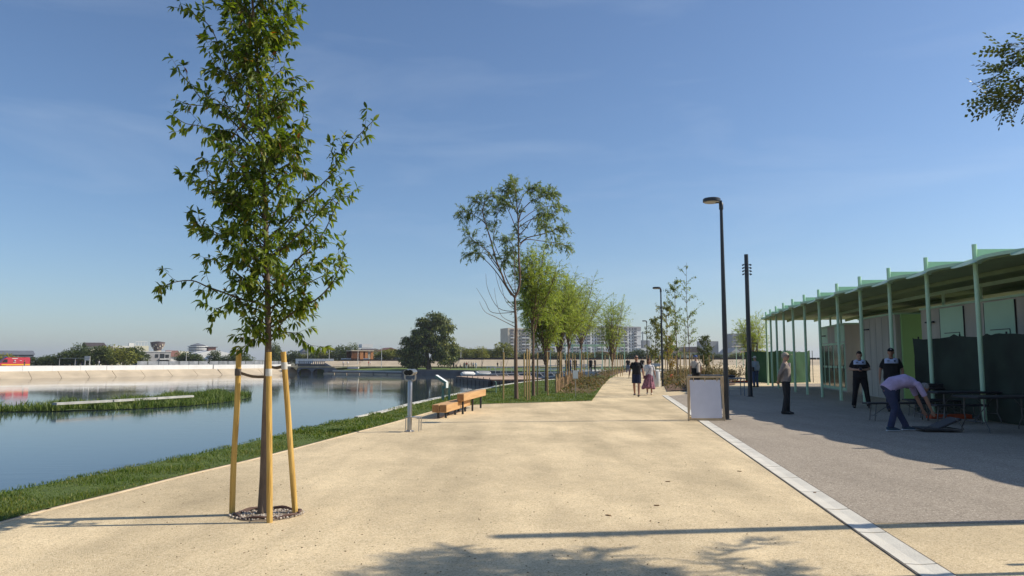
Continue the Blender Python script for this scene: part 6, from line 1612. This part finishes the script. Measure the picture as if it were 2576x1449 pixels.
    if shoes:
        for sd in 'LR':
            an = J['an' + sd]; fd = Vector((0, -1, 0)) if not feet else Vector(feet[sd]).normalized(); m = MB()
            z = Vector((0, 0, -.04)); m.tube([an - fd * .075 + z, an - fd * .03 + z * .6, an + fd * .06 + z * .9, an + fd * .14 + z * 1.3, an + fd * .175 + z * 1.45], [(.036, .036), (.046, .050), (.048, .042), (.046, .028), (.03, .018)], 12, side=fd.cross(Vector((0, 0, 1))))
            so = m.build('shoe', shoes[0], t, True)
            if len(shoes) > 1:
                m = MB(); m.tube([an - fd * .085 - Vector((0, 0, .072)), an + fd * .05 - Vector((0, 0, .072)), an + fd * .17 - Vector((0, 0, .072)), an + fd * .19 - Vector((0, 0, .068))], [(.04, .012), (.05, .012), (.046, .012), (.02, .008)], 10, side=fd.cross(Vector((0, 0, 1)))); m.build('sole', shoes[1], so)
    if hair:
        m = MB(); kind, hm = hair
        if kind == 'short': m.ball(Hd + up2 * .022 - gz * .014, (.081, .097, .104), 14, 10, rot); 
        elif kind == 'bob':
            m.ball(Hd + up2 * .025 - gz * .02, (.098, .105, .108), 14, 10, rot)
            for s in (-1, 1): m.ball(Hd + hs * (.07 * s) - up2 * .035 - gz * .03, (.045, .07, .085), 10, 8, rot)
            m.ball(Hd - gz * .06 - up2 * .03, (.09, .05, .095), 10, 8, rot)
        hv = m.mesh('hair', hm, True); bmh = bmesh.new(); bmh.from_mesh(hv)
        # keep the face free
        dl = [v for v in bmh.verts if (v.co - Hd).dot(gz) > .045 and (v.co - Hd).dot(up2) < .055]
        bmesh.ops.delete(bmh, geom=dl, context='VERTS'); bmh.to_mesh(hv); bmh.free()
        mobj('hair', hv, None, t)
    if cap:
        m = MB(); m.ball(Hd + up2 * .04 - gz * .008, (.086, .102, .085), 16, 8, rot)
        cv = m.mesh('cap', cap[0], True); bmh = bmesh.new(); bmh.from_mesh(cv); bmesh.ops.delete(bmh, geom=[v for v in bmh.verts if (v.co - Hd).dot(up2) < .028], context='VERTS'); bmh.to_mesh(cv); bmh.free()
        co = mobj('cap', cv, None, t)
        m = MB(); q = Hd + up2 * .042 + gz * .085; m.box(q + gz * .04, (.13, .11, .012), rot=rot @ Matrix.Rotation(-.18, 3, 'X')); m.build('peak', cap[0], co, bevel=.004)
    return t, J
YINK = mat('dark print', (.06, .08, .14), .8, .1)
BLK = cloth('black', (.012, .012, .015)); NAVY = cloth('navy', (.018, .026, .06)); WHT = cloth('white', (.68, .66, .66)); LILAC = cloth('lilac', (.44, .35, .53)); DENIM = cloth('denim', (.035, .045, .095))
TAUPE = cloth('taupe', (.30, .245, .21)); DKGR = cloth('dark grey', (.03, .03, .032)); CREAMC = cloth('cream', (.58, .50, .42)); PALEB = cloth('pale blue', (.36, .43, .50)); JEAN = cloth('blue jean', (.06, .09, .17)); YOKE = cloth('pale blue yoke', (.46, .53, .72)); SAND = cloth('sand', (.5, .44, .36)); REDC = cloth('red', (.4, .06, .05))
SHB = mat('black shoe', (.015, .015, .015), .5, .2); SHW = mat('white sole', (.7, .7, .7), .6, .05); SHN = mat('navy shoe', (.03, .06, .09), .7, .2)
M_LENSG = mat('sunglass lens', (.01, .01, .012), .15, .1)

def walk(l=1):
    return dict(knL=(.10, -.10 * l, .50), anL=(.10, -.20 * l, .09), knR=(-.10, -.03 if l > 0 else -.12, .50), anR=(-.10, .17 * l, .12), elL=(.25, .07, 1.13), wrL=(.26, .06 * l, .88), elR=(-.25, .05, 1.13), wrR=(-.27, -.10 * l, .88))
# the couple walking towards us
t, J = person('man in black shirt, dark shorts and sunglasses walking beside the woman', G(1602, 997.5), R(-14), 1.70, {**walk(1), 'elL': (.26, .06, 1.13), 'wrL': (.28, -.02, .87), 'elR': (-.27, .06, 1.13), 'wrR': (-.31, -.03, .87)}, BLK, .75, NAVY, 'short', (SHB,), None, None, SKIN2, girth=1.04, group='couple walking', gaze=(.25, -1, 0))
Hd = J['head']; MB().box(Hd + Vector((.022, -.088, .02)), (.145, .03, .034), .25).build('sunglasses', M_LENSG, t, bevel=.008)
m = MB(); m.ball(Hd + Vector((0, .02, .045)), (.078, .09, .075), 12, 8); hv = m.mesh('hair', HAIRG, True); bmh = bmesh.new(); bmh.from_mesh(hv); bmesh.ops.delete(bmh, geom=[v for v in bmh.verts if v.co.y < Hd.y - .03 or v.co.z < Hd.z - .01], context='VERTS'); bmh.to_mesh(hv); bmh.free(); mobj('hair', hv, None, t)
t, J = person('woman in white top and long plum patterned skirt walking beside the man', G(1634, 994), R(-10), 1.56, {**walk(-1), 'elL': (.25, .04, 1.12), 'wrL': (.29, -.04, .88)}, WHT, .8, None, 'long', (cloth('cream shoe', (.6, .52, .4)),), ('bob', HAIRB), None, SKIN2, girth=1.0, group='couple walking', gaze=(.3, -1, 0))
m = MB(); N = 48; rings = []
for i in range(9):
    f = i / 8; z = 1.03 - f * .72; rings.append(m.pts([Vector((math.cos(2 * math.pi * k / N) * (.165 + .15 * f ** 1.2) * (1 + .10 * f * math.sin(k * 2 * math.pi * 11 / N)) - .05 * f, math.sin(2 * math.pi * k / N) * (.13 + .16 * f ** 1.2) * (1 + .10 * f * math.sin(k * 2 * math.pi * 11 / N + .5)), z + .03 * f * math.sin(k * 2 * math.pi * 3 / N))) for k in range(N)]))
for i in range(8):
    for k in range(N): m.face((rings[i] + k, rings[i] + (k + 1) % N, rings[i + 1] + (k + 1) % N, rings[i + 1] + k))
sk = m.build('skirt', mat('plum print', (.30, .13, .17), .9, .5, 14, .2, 30), t, True); sk.modifiers.new('t', 'SOLIDIFY').thickness = .006
MB().bar((.13, -.15, 1.40), (-.16, -.17, .92), .012, .03, (0, -1, 0)).build('bag_strap', mat('plum leather', (.10, .035, .05), .6, .1), t)
MB().box((-.20, -.15, .86), (.20, .07, .15)).build('shoulder_bag', mat('plum leather', (.10, .035, .05), .6, .1), t, bevel=.012)
MB().box((.285, -.04, .905), (.05, .05, .03)).build('wrist_watch', SHB, t)
# man in cap and jacket, hands clasped behind, seen turned to the right
t, J = person('old man in beige cap and taupe jacket standing with hands behind his back', G(1980, 1042), R(62), 1.72, dict(elL=(.24, .12, 1.14), wrL=(.08, .19, .95), elR=(-.24, .12, 1.14), wrR=(-.06, .19, .95), knL=(.10, -.01, .5), anL=(.11, .0, .085), anR=(-.10, .06, .085)), TAUPE, 2, DKGR, 'long', (SHB,), ('short', HAIRG), (cloth('beige cap', (.42, .35, .27)),), SKIN, girth=1.06, gaze=(.0, -1, .02), handdir={'L': (-.5, .2, -.8), 'R': (.5, .2, -.8)}, shirt_len=.15)
MB().box(J['head'] + Vector((0, -.095, .02)), (.14, .02, .035)).build('glasses', M_LENSG, t, bevel=.006); MB().box((0, -.118, 1.36), (.09, .02, .16)).build('shirt_front', cloth('lilac shirt', (.5, .42, .52)), t)
# guard reading a phone
t, J = person('guard in black with pale chest panel looking down at his phone', G(2167, 1027), R(-20), 1.80, dict(head=(0, -.05, 1.60), elL=(.27, .01, 1.17), wrL=(.07, -.22, 1.16), elR=(-.27, .01, 1.17), wrR=(-.08, -.22, 1.16), knL=(.16, -.02, .5), anL=(.22, .02, .085), knR=(-.15, -.02, .5), anR=(-.20, .02, .085)), BLK, .75, BLK, 'long', (SHB,), ('short', HAIRD), None, SKIN, girth=1.12, gaze=(0, -.82, -.57), handdir={'L': (-.8, -.5, .1), 'R': (.8, -.5, .1)}, yoke=YOKE, group='guards under the canopy', shirt_len=.1)
MB().box((0, -.30, 1.19), (.075, .02, .14), rot=Matrix.Rotation(R(-50), 3, 'X')).build('phone', M_BLACK, t)
# second guard with cap
t, J = person('guard in black cap and pale chest panel standing behind the bending man', G(2248, 1036), R(-24), 1.86, dict(elL=(.27, .02, 1.12), wrL=(.27, -.08, .88), elR=(-.28, .03, 1.12), wrR=(-.30, -.02, .86)), BLK, .75, NAVY, 'long', (SHB,), ('short', HAIRD), (BLK,), SKIN2, girth=1.18, gaze=(-.1, -1, 0), yoke=YOKE, group='guards under the canopy', shirt_len=.2)
MB().box(J['head'] + Vector((0, -.105, .085)), (.03, .012, .02)).build('cap_badge', WHT, t)
# bending man: side on, back level, reaching down
bend = dict(pelvis=(0, .30, .90), waist=(0, .20, 1.00), chest=(0, -.06, 1.06), neck=(0, -.30, .985), head=(0, -.43, .90),
            shL=(.18, -.24, .99), elL=(.20, -.36, .70), wrL=(.17, -.46, .44), shR=(-.18, -.24, .99), elR=(-.20, -.38, .70), wrR=(-.16, -.50, .44),
            hiL=(.09, .27, .86), knL=(.12, .10, .47), anL=(.12, -.08, .09), hiR=(-.09, .30, .86), knR=(-.11, .22, .47), anR=(-.12, .33, .09))
person('man in lilac shirt and jeans bending down over a folding table', G(2276, 1084), R(84), 1.74, bend, LILAC, .85, DENIM, 'long', (SHN, SHW), ('short', HAIRG), None, SKIN2, girth=1.12, gaze=(0, -.55, -.85), handdir={'L': (0, -.4, -.9), 'R': (0, -.4, -.9)}, shirt_len=.1)
# man in blue cap seen from behind at the steel table
t, J = person('man in bright blue cap seen from behind with black shoulder bag', G(1752, 985), R(184), 1.74, dict(elL=(.25, .0, 1.14), wrL=(.25, -.07, .90), elR=(-.25, .0, 1.14), wrR=(-.25, -.07, .90)), CREAMC, .75, DKGR, 'long', (SHB,), ('short', HAIRG), (cloth('royal blue', (.05, .11, .35)),), SKIN, girth=1.1, shirt_len=.1)
MB().bar((-.15, .135, 1.42), (.16, .155, 1.06), .012, .04, (0, 1, 0)).build('bag_strap', SHB, t); MB().box((.15, .175, 1.0), (.24, .06, .24)).build('shoulder_bag', SHB, t, bevel=.015)
# man in pale shirt at the far screen
t, J = person('man in pale blue shirt and white cap facing the far green screen', G(1901, 974), R(196), 1.72, None, PALEB, 1.6, JEAN, 'long', (SHB,), ('short', HAIRG), (cloth('white cap', (.6, .6, .58)),), SKIN, vox=.016)
MB().box((.22, .12, 1.0), (.10, .14, .25)).build('shoulder_bag', SHB, t, bevel=.015)
# two people in dark clothes walking away in the distance on the path
far = dict(vox=.03)
def farp(label, u, v, H, top, bottom, rz=0, pose=None, z=0.0, group=None, d=None, hair=HAIRD, **k):
    loc = G(u, v, z) if d is None else Vector((xw(u, d), d, z))
    return person(label, loc, rz, H, pose, top, .8, bottom, 'long', None, ('short', hair), None, SKIN, vox=.03, group=group, **k)
farp('person in black walking away, half hidden behind the man in black', 1580, 939, 1.75, BLK, JEAN, R(180), walk(1), group='walkers on the path')
farp('person in black top and pale jeans walking away between the couple', 1616, 938, 1.78, BLK, PALEB, R(180), walk(-1), group='walkers on the path')
PZ = -.78; DD = 191
gx_ = 'people on the peninsula lawn'
sit = dict(pelvis=(0, 0, .55), waist=(0, 0, .67), chest=(0, 0, .88), neck=(0, 0, 1.07), head=(0, 0, 1.21), shL=(.18, 0, 1.01), elL=(.23, -.05, .75), wrL=(.15, -.25, .68), shR=(-.18, 0, 1.01), elR=(-.23, -.05, .75), wrR=(-.15, -.25, .68), hiL=(.09, 0, .5), knL=(.12, -.42, .5), anL=(.12, -.4, .09), hiR=(-.09, 0, .5), knR=(-.12, -.42, .5), anR=(-.12, -.4, .09))
for i, (u, top, bot, lab, ps) in enumerate(((1142, BLK, DKGR, 'leftmost standing person in dark clothes on the far lawn', None), (1148, DKGR, DKGR, 'person in dark clothes sitting at the left of the group', sit), (1158.5, DKGR, NAVY, 'person in black sitting alone by the white table', sit), (1167, SAND, SAND, 'person sitting in sand coloured clothes on the far lawn', sit), (1169, TAUPE, DKGR, 'slim person in taupe standing beside the red top', None), (1174.5, REDC, WHT, 'person in red top and white trousers on the far lawn', None), (1180, SAND, BLK, 'person in sand top and black trousers right of the red top', None), (1186, BLK, BLK, 'tall person all in black in the middle of the group', None), (1191, WHT, BLK, 'person in white top standing close to the tall black one', None), (1198, WHT, WHT, 'person all in white at the right of the group', None),
                                      (1252, DKGR, SAND, 'walker in dark coat striding left over the far lawn', walk(1)), (1261, TAUPE, SAND, 'walker in brown following over the far lawn', walk(-1)))):
    farp(lab, u, 0, 1.80 if ps is not sit else 1.75, top, bot, R(40 * i), ps, PZ, gx_, DD)
for i, (u, v, top, bot, lab) in enumerate(((1409, 935, BLK, BLK, 'person in black under the mint pergola, leftmost'), (1425, 936, BLK, DKGR, 'person in dark clothes on the gangway landing'), (1435, 935, JEAN, NAVY, 'person in blue by the gangway railing'), (1447, 936, BLK, BLK, 'person all in black standing on the quay terrace'), (1486, 936, DKGR, BLK, 'person in dark coat behind the willow stakes'), (1497, 936, BLK, BLK, 'rightmost dark figure under the pergola'))):
    farp(lab, u, v, 1.75, top, bot, R(50 * i), None, .02, 'people at the quay')
for i, (u, d, top, lab) in enumerate(((866, 206, WHT, 'leftmost person in white beside the stone bridge'), (877, 206, WHT, 'second person in white beside the stone bridge'), (908, 207, TAUPE, 'person in brown below the rust pavilion'), (929, 207, REDC, 'person in red before the rust pavilion'), (933, 207, WHT, 'person in pale clothes before the pavilion fins'))):
    farp(lab, u, 0, 1.75, top, SAND, R(30 * i), None, -.45, 'people near the bridge', d)
for i, (u, top, lab) in enumerate(((197, JEAN, 'person in bright blue behind the parapet, left one'), (212, NAVY, 'second person in blue behind the parapet near the frame'), (255, WHT, 'person in white behind the parapet beside the board'), (68, DKGR, 'person in dark clothes at the rear of the red van'))):
    farp(lab, u, 0, 1.75, top, JEAN, R(40 * i), None, -.3, 'people behind the parapet', 175 if u > 100 else 156)
